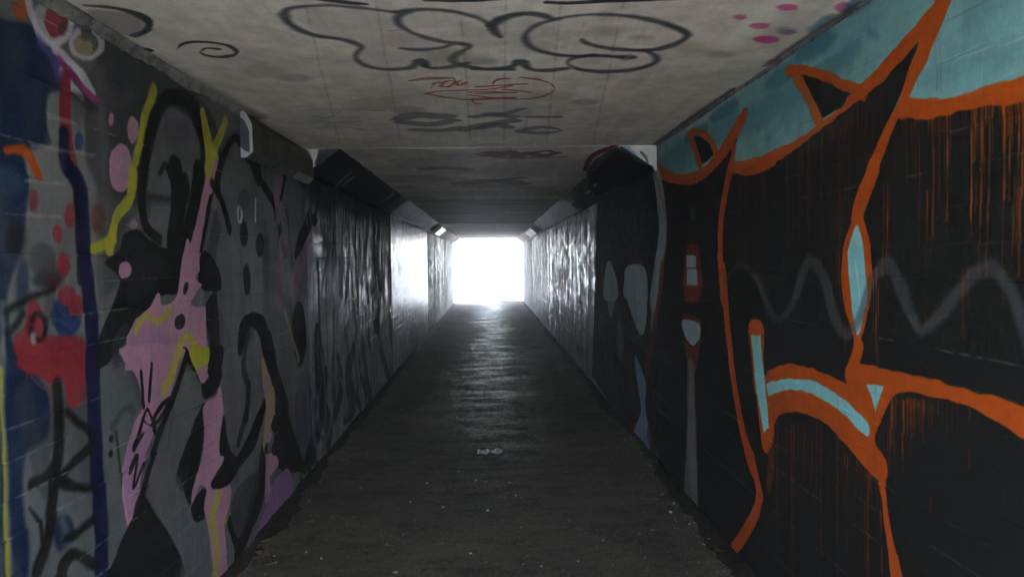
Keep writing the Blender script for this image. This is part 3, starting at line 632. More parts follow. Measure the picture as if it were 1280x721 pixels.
  ('p','orange',4,1.0,[2281,2015,2162,1988,2036,1966,1884,1963,1765,1955,1653,1949,1652,1897,1764,1903,1883,1914,2036,1927,2135,1929,2244,1949,2318,1969]),
  ('s','orange',4,1.0,[2649,2080,13,2572,2087,11,2535,2070,11]),
  ('s','orange',4,1.0,[5890,2317,37,5678,2210,52,5224,2096,38,4803,2040,33,4443,2037,37,4156,2087,39,3948,2148,49,3739,2232,37,3692,2251,12]),
  ('s','orange',4,1.0,[3915,2010,27,3742,1984,36,3520,1972,36,3337,1978,36]),
  ('p','black',4,1.0,[4671,2284,4395,2217,4240,2127,4470,2097,4583,2167]),
  ('s','orange',4,1.0,[4783,2314,21,4580,2301,19,4331,2215,25,4190,2113,31]),
  ('s','orange',4,1.0,[4732,2294,38,4601,2170,36,4509,2087,35]),
  ('s','oranged',5,1.0,[3871,2109,24,3928,2023,38,4018,1922,40,4114,1774,45,4140,1632,48,4114,1459,47,4088,1337,47]),
  ('s','oranged',5,1.0,[4080,1481,46,4020,1227,45,3930,959,43,3786,698,38,3628,567,35,3523,432,35]),
  ('s','oranged',5,1.0,[3975,1071,38,3847,784,36,3708,579,32,3597,502,29,3551,456,35,3569,361,38,3712,206,38,3933,29,41]),
  ('s','orange',3,1.0,[2472,1833,36,2525,1769,37,2570,1711,40,2585,1671,42]),
  ('p','orange',3,1.0,[2580,1698,2506,1610,2475,1487,2500,1372,2560,1242,2584,1152,2647,1143,2604,1255,2677,1380,2702,1493,2674,1596]),
  ('p','tealb',3,1.0,[2589,1649,2548,1593,2524,1486,2512,1425,2547,1306,2575,1271,2604,1311,2637,1438,2650,1559]),
  ('s','white',3,0.5,[2598,1531,5,2560,1386,5,2573,1286,5]),
  ('s','orange',3,1.0,[2568,1243,32,2603,1175,33,2631,1127,32]),
  ('p','orange',3,1.0,[3448,1011,3226,1091,2970,1113,2752,1107,2649,1105,2659,1156,2541,1183,2457,1186,2203,1192,1968,1195,1715,1180,1714,1111,1844,1129,1968,1147,2139,1147,2270,1135,2345,1107,2397,1043,2456,944,2387,895,2383,836,2456,826,2584,854,2726,897,2885,927,3126,906,3316,842,3381,705,3471,695,3449,903]),
  ('s','tealb',3,1.0,[3417,951,27,3192,1012,25,2941,1038,25,2727,1022,26,2585,989,27,2515,971,27]),
  ('q','tealb',2,1,[2509,1122,2400,1132,2451,1035]),
  ('p','orange',4,1.0,[3674,1235,3483,1236,3469,1011,3400,895,3401,698,3496,660,3581,891,3653,1104]),
  ('q','tealb',2,1,[3643,1176,3512,1189,3424,777,3484,735,3560,895]),
  ('q','tealb',2,1,[3604,1114,3520,1124,3464,1001,3411,774,3478,748,3555,914]),
  ('s','orange',3,1.0,[2420,851,27,2392,763,20,2367,672,22,2342,601,28,2315,523,44]),
  ('s','oranged',8,0.5,[3404,713,36,3389,618,34,3421,509,31]),
  ('s','greyteal',5,0.9,[5815,2256,36,5655,2100,100,5539,1896,120,5520,1703,123,5678,1471,110,5854,1244,111]),
  ('s','oranged',4,0.5,[5861,2303,24,5681,2122,24,5431,1851,28,5412,1662,31,5573,1433,29]),
  ('s','greyteal',6,0.6,[5593,1474,99,5771,1237,103,5913,1036,62]),
  ('s','rust',5,0.8,[5533,1474,61,5709,1170,60,5918,891,60,6145,589,62]),
  ('p','bluegrey',4,1.0,[6616,721,6171,539,6204,350,6006,140,6120,8,6693,32,6363,268,6515,479]),
  ('s','rust',6,0.7,[7763,-72,42,6967,5,34,6661,86,30]),
  ('s','dgrey',6,0.7,[6065,152,63,5784,24,60]),
  ('p','greyteal',4,1.0,[8004,1535,7637,1397,7491,1164,8408,1119,8290,1414]),
  ('p','greyteal',4,1.0,[6541,1500,6292,1398,6244,1225,7089,1184,7078,1382]),
  ('s','rust',6,0.7,[6992,1433,30,6576,1530,19,6367,1464,33]),
  ('p','greyteal',5,0.7,[8293,1412,7632,1422,7690,1108,8002,928]),
  ('p','greyteal',4,0.95,[7067,1459,6132,1468,6126,1044,6374,910,6688,1027,6984,1204]),
  ('p','bluegrey',6,0.5,[7419,972,7170,785,7354,556,7619,708]),
  ('s','olive',5,0.6,[6482,896,20,6217,948,19]),
  ('q','greyd',2,0.8,[4756,1858,4644,1854,4646,1776,4758,1782]),
  ('p','rust',5,0.9,[4866,1607,4555,1597,4526,1317,4888,1300]),
  ('q','greyteal',2,1,[4841,1564,4621,1563,4625,1379,4859,1371]),
  ('p','rust',4,0.9,[4918,1471,4530,1475,4534,1318,4906,1301]),
  ('q','greyteal',2,1,[4847,1481,4605,1484,4600,1386,4865,1378]),
  ('p','rust',5,0.8,[4966,1176,4536,1188,4539,1054,4655,855,4788,816,4906,1000]),
  ('p','greyteal',3,1.0,[4950,1145,4564,1156,4566,1066,4724,1008,4905,1050]),
  ('s','greyw',5,0.8,[4757,859,15,4755,644,52,4769,366,112,4777,45,165]),
  ('s','greyw',5,0.75,[4768,843,91,4735,377,106,4712,108,85,4670,33,23]),
  ('s','wave',13,0.6,[4068,1421,15,3817,1508,12,3585,1457,21,3420,1320,27,3304,1275,14,3145,1353,25,3038,1481,32,2954,1529,22,2839,1460,35,2759,1331,33,2671,1272,23,2565,1331,25,2478,1469,28,2377,1517,28,2302,1444,31,2239,1366,26,2188,1330,17,2094,1381,23,1987,1469,23,1902,1512,22,1830,1481,22,1783,1414,23,1750,1338,21]),
  ('d','orange',2,0.75,[2274,1959,1751,4,90,2097,1935,1883,5,30,2202,1949,1911,5,47,2194,1948,1912,4,76,2056,1929,1753,4,97,2067,1931,1758,3,85,2289,1961,1899,4,34]),
  ('d','orange',2,0.95,[1965,1921,1584,9,48,1940,1919,1794,3,93,1894,1916,1665,4,89,1915,1917,1696,3,71,1961,1920,1607,3,31,1949,1920,1783,7,57,1924,1918,1614,9,45,1921,1918,1779,9,36,1956,1920,1778,7,31]),
  ('d','orange',2,0.9,[1883,1918,1793,3,41,1766,1905,1793,8,92,1845,1914,1794,7,32,1776,1907,1835,3,32,1796,1909,1846,4,98,1855,1915,1852,5,37,1838,1913,1673,8,89,1812,1910,1802,5,84,1826,1912,1826,7,65,1776,1907,1845,4,40]),
  ('d','oranged',2,0.45,[3196,1969,1798,3,84,2761,2023,1822,5,63,3072,1984,1908,4,42,3263,1960,1877,6,47,3126,1977,1798,3,76,2694,2032,1857,3,33,2725,2028,1704,6,88,3197,1969,1592,6,99,2974,1996,1898,6,53,2779,2021,1919,6,32,2857,2011,1889,5,100,2700,2031,1959,5,33]),
  ('d','oranged',2,0.6,[2676,2035,1947,4,96,2438,2081,1956,6,43,2491,2071,1912,3,70,2673,2035,1949,5,39,2616,2046,1965,3,42,2546,2060,2001,3,34,2470,2075,1880,4,34,2574,2055,1857,3,98]),
  ('d','oranged',2,0.7,[2340,1939,1627,6,37,2353,1926,1795,5,48,2387,1892,1593,5,35]),
  ('d','oranged',2,0.6,[2714,1772,1231,5,97,2740,1751,1335,5,98,2763,1732,1172,3,53]),
  ('d','oranged',2,0.6,[2492,1619,1375,4,58,2471,1473,1287,6,93,2488,1593,1156,3,87]),
  ('d','orange',2,0.8,[2371,1759,1519,4,32,2410,1783,1474,6,65,2383,1766,1438,6,55,2385,1767,1538,6,88]),
  ('d','orange',2,0.8,[2140,1726,1483,3,71,2168,1728,1577,5,73,2166,1728,1337,4,31,2164,1728,1651,4,57]),
  ('d','orange',2,0.9,[1897,1712,1484,5,51,1897,1712,1624,6,69,1927,1723,1498,4,65,1963,1737,1623,5,84,1946,1730,1645,5,50]),
  ('d','orange',2,0.7,[1997,1510,1321,3,49,1990,1511,1319,4,64,1971,1514,1395,4,91]),
  ('d','orange',2,0.8,[1800,1729,1539,5,82,1780,1701,1531,4,75,1778,1698,1485,6,71]),
  ('d','orange',2,0.8,[2149,1133,1047,3,89,2246,1120,1061,6,41,2264,1117,982,3,78,2179,1129,997,6,61,2038,1149,1071,6,35,2083,1142,1073,5,36,2317,1110,1088,3,97,2267,1117,1095,4,75,2228,1122,1004,4,92,2173,1130,1069,4,96,2106,1139,1095,6,69,2182,1129,1082,5,49,2143,1134,1085,4,77,2194,1127,1017,5,33,2238,1121,1089,4,60]),
  ('d','oranged',2,0.45,[2951,913,149,4,41,3126,876,350,4,65,3325,835,683,6,95,2909,921,271,5,70,3309,839,355,5,32,3049,892,451,5,49,3111,880,580,6,49,3005,902,705,4,92,3313,838,367,4,96,3134,875,665,3,44,3260,849,73,4,43]),
  ('d','oranged',2,0.6,[2589,880,518,4,31,2742,903,720,6,81,2444,858,609,3,52,2445,858,746,5,40,2627,885,647,4,36,2502,866,334,5,86,2493,865,603,6,82,2725,900,447,5,76,2560,875,809,6,42,2436,856,719,4,95,2425,855,346,3,37,2668,892,822,4,35]),
  ('d','orange',2,0.7,[2453,942,877,5,79,2362,1056,900,3,78,2346,1075,948,5,43,2425,977,900,4,70,2361,1057,840,3,42,2401,1006,817,3,46]),
  ('d','orange',2,0.6,[2021,1184,1116,5,89,2015,1175,955,4,34,2014,1172,1121,5,58]),
  ('d','oranged',2,0.6,[2726,1026,531,4,30,2726,1144,679,3,77,2726,1079,786,4,65]),
  ('d','orange',2,0.6,[1836,989,965,3,30,1765,872,841,5,59,1824,970,932,3,80]),
  ('d','oranged',2,0.6,[2140,853,804,4,89,2136,855,827,5,93,2159,844,812,4,54]),
  ('d','oranged',2,0.35,[4599,2033,1906,8,77,5441,2099,1332,5,37,4997,2065,1819,4,54,4907,2058,1882,5,49,5018,2066,1462,5,78]),
  ('d','oranged',2,0.45,[3616,1950,1646,7,46,3826,1965,1784,5,36,3602,1949,1258,6,44]),
  ('d','oranged',2,0.55,[4716,2060,1706,6,57,5207,2111,1825,7,31,4343,2021,1329,9,74,4892,2078,1572,6,48,5437,2135,1552,9,64,5117,2101,1097,6,73,4404,2027,1563,7,66,5389,2130,919,5,65,5403,2131,1677,5,99,4798,2068,1578,7,93,4763,2065,1705,9,84,4508,2038,1436,7,35,4997,2089,1871,8,43,4778,2066,1592,8,50]),
  ('d','oranged',2,0.55,[3851,1986,1601,9,52,3706,1973,1151,6,56,3496,1955,1545,5,47,3708,1974,1450,9,60,3480,1953,1751,9,69,3508,1956,1151,5,79,3598,1964,1799,6,48,3473,1953,1791,9,91,3806,1982,1707,5,54,3655,1969,1630,5,65,3814,1983,1663,9,96,3557,1960,1130,9,76,3453,1951,1561,5,96,3734,1976,1303,6,43]),
  ('d','orange',2,0.9,[2135,1939,1578,6,45,2185,1946,1872,3,37,2242,1953,1833,4,69,2205,1948,1563,5,58,2155,1942,1880,6,86,2138,1939,1884,7,48,1987,1919,1860,4,91,2125,1938,1863,4,73,2140,1940,1599,4,44]),
  ('d','orange',2,0.95,[1684,1909,1796,7,41,1786,1913,1774,7,43,1721,1911,1828,4,45,1719,1910,1598,7,38,1693,1909,1599,4,50,1745,1911,1674,8,93,1734,1911,1690,5,79,1820,1914,1668,5,91,1711,1910,1681,3,67]),
  ('d','oranged',2,0.7,[2769,2030,1902,5,36,2800,2025,1738,5,53,3190,1964,1577,8,62,2708,2040,1631,4,76,2981,1997,1509,8,65,2467,2078,1694,4,80,3194,1963,1803,5,58,2955,2001,1728,5,98,2580,2060,1973,8,94,2621,2054,1971,4,43,2421,2085,1957,6,80,2511,2071,1999,5,84,3064,1984,1874,4,65,2519,2070,1743,8,55]),
  ('d','oranged',2,0.75,[3024,883,642,7,94,2913,912,544,4,72,3153,849,402,6,47,3158,848,78,7,35,3090,865,510,4,54,3131,855,167,7,96,3312,808,3,6,88,2868,923,202,7,90,3149,850,59,5,56,3027,882,642,6,30,3353,797,408,5,59,2899,915,439,5,70]),
  ('d','oranged',2,0.85,[2807,905,533,4,44,2508,862,726,5,66,2477,858,718,6,36,2551,868,449,4,47,2488,859,774,8,74,2650,883,740,7,49,2413,849,322,8,83,2519,864,231,8,36,2584,873,755,7,38,2572,871,740,4,51,2502,861,280,8,68,2677,886,788,4,80,2485,859,754,6,89,2578,872,785,4,82]),
  ('d','orange',2,0.9,[2306,1111,1070,7,32,2223,1123,1085,5,31,2062,1145,1045,4,67,2353,1105,954,7,94,2252,1119,1036,5,97,2187,1128,1029,6,52,2329,1108,1022,6,68,2214,1124,1040,7,31,2242,1120,1036,6,55,2101,1139,1096,5,72,2263,1117,1001,5,82,2209,1125,1080,5,61,2169,1130,1080,7,95,2229,1122,1032,5,94]),
  ('d','oranged',2,0.9,[2360,1074,975,4,32,2353,1085,932,6,46,2351,1088,1003,6,98,2376,1051,848,4,64]),
  ('d','oranged',2,0.5,[2667,1356,924,5,40,2667,1378,1008,5,58,2667,1442,1059,4,54]),
  ('d','oranged',2,0.8,[2451,1508,1229,5,68,2451,1508,1018,5,98,2437,1457,1154,6,77,2450,1505,1223,7,39]),
  ('d','oranged',2,0.6,[2866,1834,1520,6,92,2717,1798,1437,7,35,2783,1814,1087,5,37]),
  ('d','orange',2,0.95,[1906,1916,1864,6,66,1841,1908,1786,4,69,2070,1935,1633,8,65,2081,1936,1732,4,34,2217,1952,1851,5,39,1789,1902,1574,5,79,2108,1939,1642,3,77,1878,1913,1879,6,62,1942,1920,1891,5,46,1773,1901,1648,5,100,1837,1908,1418,4,38,2228,1953,1766,4,93]),
  ('d','orange',2,0.7,[2975,1979,1874,4,97,2655,2037,1896,3,100,3039,1968,1871,4,72,2641,2039,1586,4,67,2853,2001,1846,6,60,3038,1968,1701,3,76,2695,2030,1612,3,85,3062,1964,1617,3,51,2713,2026,1836,3,78,3072,1962,1518,6,57,2862,1999,1835,3,68,2629,2041,1828,4,49,2670,2034,1733,4,100,2988,1977,1416,3,87]),
  ('d','orange',2,0.9,[3126,826,692,4,97,2674,839,667,3,100,3220,823,699,4,72,2655,839,288,4,67,2950,831,638,6,60,3219,823,483,3,76,2729,837,326,3,85]),
  ('d','orange',2,0.9,[2289,1107,861,5,67,2286,1107,889,6,78,2243,1112,939,4,80,2335,1102,819,4,88,2203,1117,1052,6,80,2282,1108,924,5,65,2133,1125,1024,3,79,1962,1144,985,6,47]),
  ('s','pale',10,0.35,[9245,2025,107,9288,1495,107,9406,953,108]),
  ('s','pale',10,0.35,[9701,1979,118,9744,1493,118,9875,925,118]),
  ('s','pale',10,0.35,[10205,1928,131,10246,1491,130,10392,893,130]),
  ('s','pale',10,0.35,[10740,2105,145,10802,1489,144,10966,858,144]),
  ('s','pale',10,0.35,[11360,2055,162,11422,1487,161,11606,819,161]),
  ('s','pale',10,0.35,[12057,1999,182,12118,1484,180,12327,775,180]),
  ('s','pale',10,0.35,[12809,2215,205,12903,1481,204,13142,725,203]),
  ('s','white',3,0.5,[2049,2057,2,2003,2063,2,1969,2062,1,1895,2057,1,1770,2048,1]),
  ('s','white',3,0.4,[3227,2093,4,3318,2063,4]),
  ('s','violet',4,0.35,[2124,2183,3,2120,2005,3]),
  ('s','violet',4,0.35,[2105,2191,3,2103,2031,3]),
  ('s','violet',4,0.35,[2217,2073,3,2214,2018,3]),
  ('s','teald',40,0.22,[3414,2078,46,3227,2104,45,2983,2154,43]),
  ('s','teald',40,0.22,[2752,2239,35,2591,2279,32,2431,2309,29]),
  ('s','teald',40,0.22,[2162,2037,29,2014,2045,26,1826,2029,23]),
  ('s','teald',40,0.22,[1970,2163,21,1827,2144,20]),
  ('s','blue',20,0.35,[3225,2481,12,3059,2464,12]),
  ('s','blue',20,0.35,[2649,2377,10,2500,2365,10]),
  ('s','blue',20,0.35,[2500,2279,9,2448,2246,9]),
 ],
 'C': [
  ('p','cream',20,0.35,[-639,2640,-469,2588,-309,2646,-290,2796,-147,2986,-186,3284,-418,3344,-520,3274,-485,2996,-616,2854]),
  ('s','spray_shade',15,0.85,[-303,2612,11,-404,2567,11,-528,2539,10,-649,2574,14,-684,2668,15,-675,2782,19,-620,2874,20,-533,2930,20,-485,3025,11,-531,3156,11,-519,3300,17,-445,3375,23,-347,3369,24,-300,3303,17,-275,3247,33,-253,3354,18,-191,3365,22,-132,3330,25,-85,3287,19]),
  ('s','spray_shade',15,0.85,[-270,2613,20,-304,2675,14,-301,2771,13,-250,2879,14,-167,2967,18,-92,3005,24,-67,3051,12,-130,3167,18,-140,3263,17,-87,3340,24,5,3399,22,110,3407,24]),
  ('s','spray_shade',15,0.85,[-328,3052,15,-257,3076,19,-182,3055,16,-138,3012,13]),
  ('s','spray_shade',15,0.85,[-305,2612,15,-214,2587,16,-118,2607,15,-30,2680,12,16,2771,13,26,2842,12,54,2923,7]),
  ('s','spray_shade',15,0.85,[21,2784,15,53,2705,19,112,2659,14]),
  ('s','spray_shade',15,0.85,[-52,3388,23,64,3391,27,121,3338,19,143,3267,33,187,3395,17,265,3426,29,342,3390,27]),
  ('s','spray_shade',15,0.85,[17,2765,15,37,2852,10,55,2923,5]),
  ('s','spray_shade',15,0.85,[19,2765,16,62,2670,15,134,2643,20,190,2661,23,233,2708,13]),
  ('s','spray_shade',15,0.85,[249,2703,14,179,2774,13,145,2904,10,169,3041,14,232,3128,18,335,3184,20,467,3183,20,594,3212,28]),
  ('s','spray_shade',15,0.85,[235,2702,11,346,2658,12,486,2672,16,623,2746,17,732,2857,20,760,2925,15,729,3033,20,659,3100,24,528,3089,22,436,3041,17,382,2988,16,362,2944,7]),
  ('s','spray_shade',15,0.85,[639,3107,11,695,3189,12,717,3293,16,663,3400,25,541,3449,29,417,3412,22,346,3308,8,361,3222,14,433,3174,23]),
  ('s','black',5,1.0,[-593,2453,10,-509,2488,15,-422,2520,15,-387,2528,10]),
  ('s','black',6,1.0,[-189,2493,13,-121,2504,13,-10,2501,13,85,2482,12]),
  ('s','black',5,1.0,[203,2532,16,287,2536,16,397,2517,16,535,2509,16,662,2496,5]),
  ('s','spray_shade',8,0.95,[-1280,2542,9,-1200,2570,17,-1159,2631,22,-1166,2732,12,-1227,2824,14,-1282,2872,15]),
  ('p','spray_shade',18,0.35,[-1288,2574,-1176,2630,-1193,2747,-1278,2872,-1339,2822,-1335,2684]),
  ('s','black',5,1.0,[-1352,2799,6,-1378,2921,16,-1374,3029,37,-1322,3057,29]),
  ('s','spray_shade',5,0.95,[-1198,3052,2,-1144,2973,8,-1064,2946,14,-990,2991,12,-986,3096,6,-1058,3158,17,-1115,3140,15,-1124,3085,4,-1081,3033,10,-1046,3041,20]),
  ('s','redtag',3,0.85,[-359,3596,11,-262,3542,12,-154,3556,13]),
  ('s','redtag',3,0.85,[-273,3759,4,-243,3648,5,-220,3633,11]),
  ('s','redtag',3,0.85,[-225,3721,5,-188,3613,8,-151,3635,3,-188,3734,10,-222,3710,12]),
  ('s','redtag',3,0.85,[-149,3572,4,-136,3707,10,-95,3637,7]),
  ('s','redtag',3,0.85,[-159,3668,7,-119,3599,7]),
  ('s','redtag',3,0.85,[-302,3877,12,-219,3820,14,-9,3798,14,119,3717,12]),
  ('s','redtag',3,0.85,[-302,3877,12,-201,3976,14,-66,4034,17,128,3990,16]),
  ('s','redtag',3,0.85,[-78,3981,4,-74,4101,6,-40,4144,11]),
  ('s','redtag',3,0.85,[43,3830,4,27,3685,3,48,3589,7,97,3570,12]),
  ('s','redtag',3,0.85,[-50,3887,15,44,3873,15,130,3864,15]),
  ('s','redtag',3,0.85,[-46,3739,14,94,3699,14,183,3680,14]),
  ('s','redtag',3,0.85,[32,3872,3,28,3713,3,49,3605,6,92,3570,10]),
  ('s','redtag',3,0.85,[158,3551,11,241,3596,9,312,3707,5,331,3811,4,290,3945,10,198,4019,16,46,3999,15,-89,3917,14]),
  ('s','redtag',3,0.85,[84,3802,14,163,3835,13,218,3867,13]),
  ('s','redtag',3,0.85,[-88,3855,15,18,3847,15,138,3876,15]),
  ('s','redtag',3,0.85,[-120,4032,16,-9,3997,16,142,3990,16]),
  ('s','olive',4,0.6,[-359,3596,13,-203,3560,12]),
  ('p','tan',30,0.25,[-264,2930,-282,2992,-317,3031,-355,3030,-381,2990,-384,2927,-364,2867,-331,2832,-295,2833,-270,2869]),
  ('s','redtag',4,0.5,[-345,2821,7,-305,2802,7]),
  ('s','spray_shade',14,0.5,[-513,4554,55,-408,4435,83,-259,4484,88]),
  ('s','spray_shade',14,0.5,[-494,4660,65,-356,4740,72,-204,4614,52]),
  ('s','spray_shade',14,0.5,[-455,4926,60,-288,4956,57,-182,4844,39]),
  ('s','spray_shade',14,0.5,[-152,4944,53,-15,4759,59,147,4632,64]),
  ('s','spray_shade',14,0.5,[18,4417,53,143,4504,54]),
  ('s','spray_shade',10,0.5,[-74,4493,44,80,4420,38,195,4271,30]),
  ('s','spray_shade',10,0.5,[209,4986,38,338,4854,48,475,4981,9,370,5078,53,228,5028,48]),
  ('s','spray_shade',10,0.5,[-48,4900,41,52,4763,64,137,4862,43]),
  ('s','spray_shade',10,0.5,[237,4509,33,409,4518,33]),
  ('s','pale',5,0.6,[-1001,4259,18,-780,4240,18,-571,4295,19]),
  ('s','pale',5,0.6,[-997,4366,13,-933,4499,21,-850,4374,7,-797,4269,6]),
  ('s','pale',5,0.6,[-1014,4571,21,-903,4638,22,-752,4585,19]),
  ('s','pale',5,0.6,[-1032,4795,23,-883,4785,23,-775,4927,18]),
  ('s','pale',5,0.6,[-1075,4700,12,-1020,4893,12]),
  ('s','pale',3,0.7,[-116,5606,22,-19,5549,25,96,5570,25]),
  ('s','redtagd',5,0.8,[-43,6058,36,40,5946,58,135,6072,11,19,6155,62,-39,6058,32]),
  ('s','redtagd',8,0.5,[-555,6970,89,-359,6890,96,-199,7066,72]),
  ('s','redtagd',8,0.5,[-151,8333,95,77,8082,90,318,7798,85]),
  ('s','redtagd',5,0.8,[-73,6056,39,21,5945,44,85,6191,63,164,5927,55,237,6235,54,312,6011,59,430,6219,64,541,6014,34]),
  ('s','redtagd',4,0.8,[353,6014,34,450,5919,38,538,6104,9,432,6251,31]),
  ('s','redtagd',5,0.4,[152,6309,49,609,6298,49]),
  ('s','spray_shade',14,0.4,[-263,8319,161,80,8082,187,343,8392,127]),
  ('s','pale',20,0.25,[-98,2769,5,-66,2650,4]),
  ('s','pale',12,0.3,[233,4773,7,239,4129,6]),
  ('s','pale',8,0.4,[588,3307,7,591,3138,7]),
  ('s','pale',5,0.4,[556,3544,11,564,3519,11]),
  ('p','magp',10,0.75,[1049,2581,1050,2602,1035,2614,1010,2614,985,2600,969,2579,969,2559,984,2547,1008,2547,1033,2560]),
  ('p','magp',10,0.75,[1127,2962,1127,2987,1106,3003,1073,3002,1041,2985,1023,2959,1024,2935,1044,2920,1076,2920,1108,2936]),
  ('p','magp',10,0.75,[1239,2589,1250,2625,1245,2648,1225,2647,1199,2624,1177,2588,1167,2553,1172,2532,1191,2533,1216,2554]),
  ('p','magp',10,0.75,[1318,3328,1327,3377,1312,3407,1280,3406,1242,3374,1214,3325,1206,3278,1221,3250,1252,3251,1289,3280]),
  ('p','magp',10,0.7,[1025,2788,1026,2811,1012,2825,988,2824,964,2810,948,2787,948,2765,962,2752,986,2752,1010,2766]),
  ('p','magp',10,0.7,[1126,2962,1129,2994,1113,3014,1083,3013,1052,2992,1032,2960,1030,2929,1046,2910,1075,2911,1105,2931]),
  ('p','magp',10,0.7,[1157,2870,1159,2887,1148,2898,1129,2898,1109,2886,1097,2868,1096,2851,1106,2840,1125,2840,1145,2852]),
  ('p','magp',10,0.7,[908,2686,909,2701,901,2711,887,2711,873,2701,863,2685,862,2669,871,2660,884,2660,899,2670]),
  ('p','teald',18,0.4,[1155,2852,1159,2880,1145,2897,1120,2896,1093,2879,1075,2851,1072,2824,1086,2808,1110,2808,1137,2825]),
  ('p','teald',14,0.7,[1223,2463,1241,2501,1253,2554,1253,2602,1242,2625,1223,2613,1204,2571,1194,2518,1194,2473,1206,2452]),
  ('p','teald',20,0.6,[1208,2660,1223,2703,1233,2770,1233,2838,1222,2879,1206,2875,1190,2827,1181,2757,1182,2693,1192,2657]),
  ('s','spray_shade',14,0.8,[1228,5662,21,1225,4828,18,1221,4281,16,1229,3816,15]),
  ('s','spray_shade',16,0.7,[1223,3371,15,1226,3000,13,1233,2780,12,1237,2536,11]),
  ('s','spray_shade',40,0.45,[-1349,3146,40,-1351,3530,47,-1335,3928,55,-1314,4430,62]),  # soft shade of the left ceiling corner, put into the colour
  ('p','black',16,0.9,[999,7839,902,6787,911,6173,975,5784,1210,6390,1304,8105,1331,9520]),
  ('s','dred',6,0.9,[912,7272,20,845,6460,25,872,5989,40,937,5701,33]),
  ('s','spray_shade',5,0.15,[-82,2505,3,-95,3425,4,-120,5365,6]),
  ('s','spray_shade',5,0.15,[65,2507,3,80,3431,4,113,5381,6]),
  ('s','spray_shade',5,0.15,[241,2510,3,297,3438,4,416,5401,6]),
  ('s','spray_shade',5,0.15,[-350,2501,3,-432,3415,4,-603,5333,6]),
  ('s','spray_shade',5,0.15,[449,2513,3,545,3446,4,745,5423,6]),
  ('s','spray_shade',5,0.15,[-578,2497,3,-720,3405,4,-1013,5306,6]),
  ('p','olive',40,0.22,[-59,3162,-79,3227,-131,3268,-193,3266,-240,3222,-253,3156,-229,3094,-180,3057,-121,3059,-75,3098]),
  ('p','spray_shade',30,0.25,[43,3265,30,3302,-6,3325,-50,3323,-85,3299,-98,3261,-83,3225,-48,3204,-5,3206,30,3229]),
  ('p','olive',40,0.22,[429,3940,419,4022,373,4072,310,4070,256,4015,233,3932,246,3854,291,3809,350,3811,402,3860]),
  ('p','spray_shade',30,0.25,[587,4105,579,4152,547,4180,501,4178,462,4147,443,4099,451,4053,484,4027,527,4029,567,4058]),
  ('p','olive',40,0.22,[-460,4101,-497,4211,-572,4280,-652,4277,-705,4202,-710,4090,-668,3985,-597,3925,-523,3928,-471,3994]),
  ('p','spray_shade',30,0.25,[-344,4279,-367,4342,-418,4380,-476,4377,-518,4335,-528,4270,-502,4209,-453,4173,-398,4176,-356,4215]),
  ('p','olive',40,0.22,[886,3068,885,3121,852,3155,798,3153,747,3118,718,3063,722,3012,755,2982,806,2983,855,3015]),
  ('p','spray_shade',30,0.25,[1021,3166,1019,3196,994,3215,956,3214,920,3194,900,3163,903,3133,927,3116,964,3117,1000,3136]),
  ('p','olive',40,0.22,[-864,3401,-904,3476,-970,3523,-1036,3521,-1073,3471,-1069,3394,-1027,3323,-964,3281,-902,3283,-864,3328]),
  ('p','spray_shade',30,0.25,[-784,3521,-809,3563,-853,3589,-900,3588,-931,3559,-933,3516,-908,3474,-865,3450,-819,3452,-789,3478]),
  ('p','olive',40,0.22,[508,2846,502,2881,476,2902,439,2902,405,2879,389,2843,396,2809,422,2789,458,2789,490,2811]),
  ('p','spray_shade',30,0.25,[626,2930,622,2949,603,2961,576,2961,552,2948,540,2928,545,2908,564,2897,590,2897,614,2910]),
 ],
 'JL': [
  ('q','ink',8,1,[-1205,2448,-1053,2447,-1090,2365,-1245,2227,-1279,2280]),
 ],
 'JR': [
  ('q','bluegrey',8,0.9,[914,2438,1015,2425,1127,2283,1067,2283]),
  ('s','spray_shade',5,0.8,[1134,2341,9,1163,2306,9,1187,2264,9]),
  ('s','black',6,0.9,[919,2308,15,1067,2260,15,1204,2211,15]),
 ],
 'HL': [
  ('q','ink',20,1,[4972,273,5722,407,9029,368,11731,-41,6447,-70,5416,104]),
  ('s','pale',4,0.6,[5730,135,25,5660,203,25]),
  ('s','pale',4,0.6,[6737,29,40,6633,169,40]),
  ('s','pale',4,0.6,[6902,84,48,6873,142,48]),
  ('s','pale',4,0.6,[9078,226,39,8868,325,38]),
  ('s','pale',4,0.6,[9130,149,76,9207,228,77]),
 ],
 'HR': [
  ('q','black',10,1,[5799,-21,5320,235,6557,394,8345,203,8524,70]),
  ('s','dred',6,0.9,[5907,355,26,6318,395,26,6900,415,25,7401,365,28]),
  ('s','bluegrey',6,0.7,[5765,361,83,5743,244,83,5750,135,82]),
  ('s','pale',5,0.8,[10617,173,18,9913,173,17]),
  ('s','pale',5,0.8,[8862,158,15,8480,162,14]),
  ('s','pale',5,0.8,[13115,208,21,11956,216,20]),
  ('s','pale',5,0.8,[8038,180,13,7792,181,13]),
  ('s','pale',5,0.8,[11461,155,18,10801,177,17]),
 ],
}
# ------------------------------------------------------------------ graffiti painted into small generated textures
def catmull(P, closed, n=4):
    P = np.asarray(P, float)
    N = len(P)
    if N < 3: return P
    out = []
    cnt = N if closed else N - 1
    for i in range(cnt):
        p0 = P[(i - 1) % N] if (closed or i > 0) else P[0]
        p1 = P[i]; p2 = P[(i + 1) % N]
        p3 = P[(i + 2) % N] if (closed or i + 2 < N) else P[-1]
        for k in range(n):
            t = k / n
            out.append(0.5 * ((2*p1) + (-p0+p2)*t + (2*p0-5*p1+4*p2-p3)*t*t + (-p0+3*p1-3*p2+p3)*t**3))
    if not closed: out.append(P[-1])
    return np.array(out)

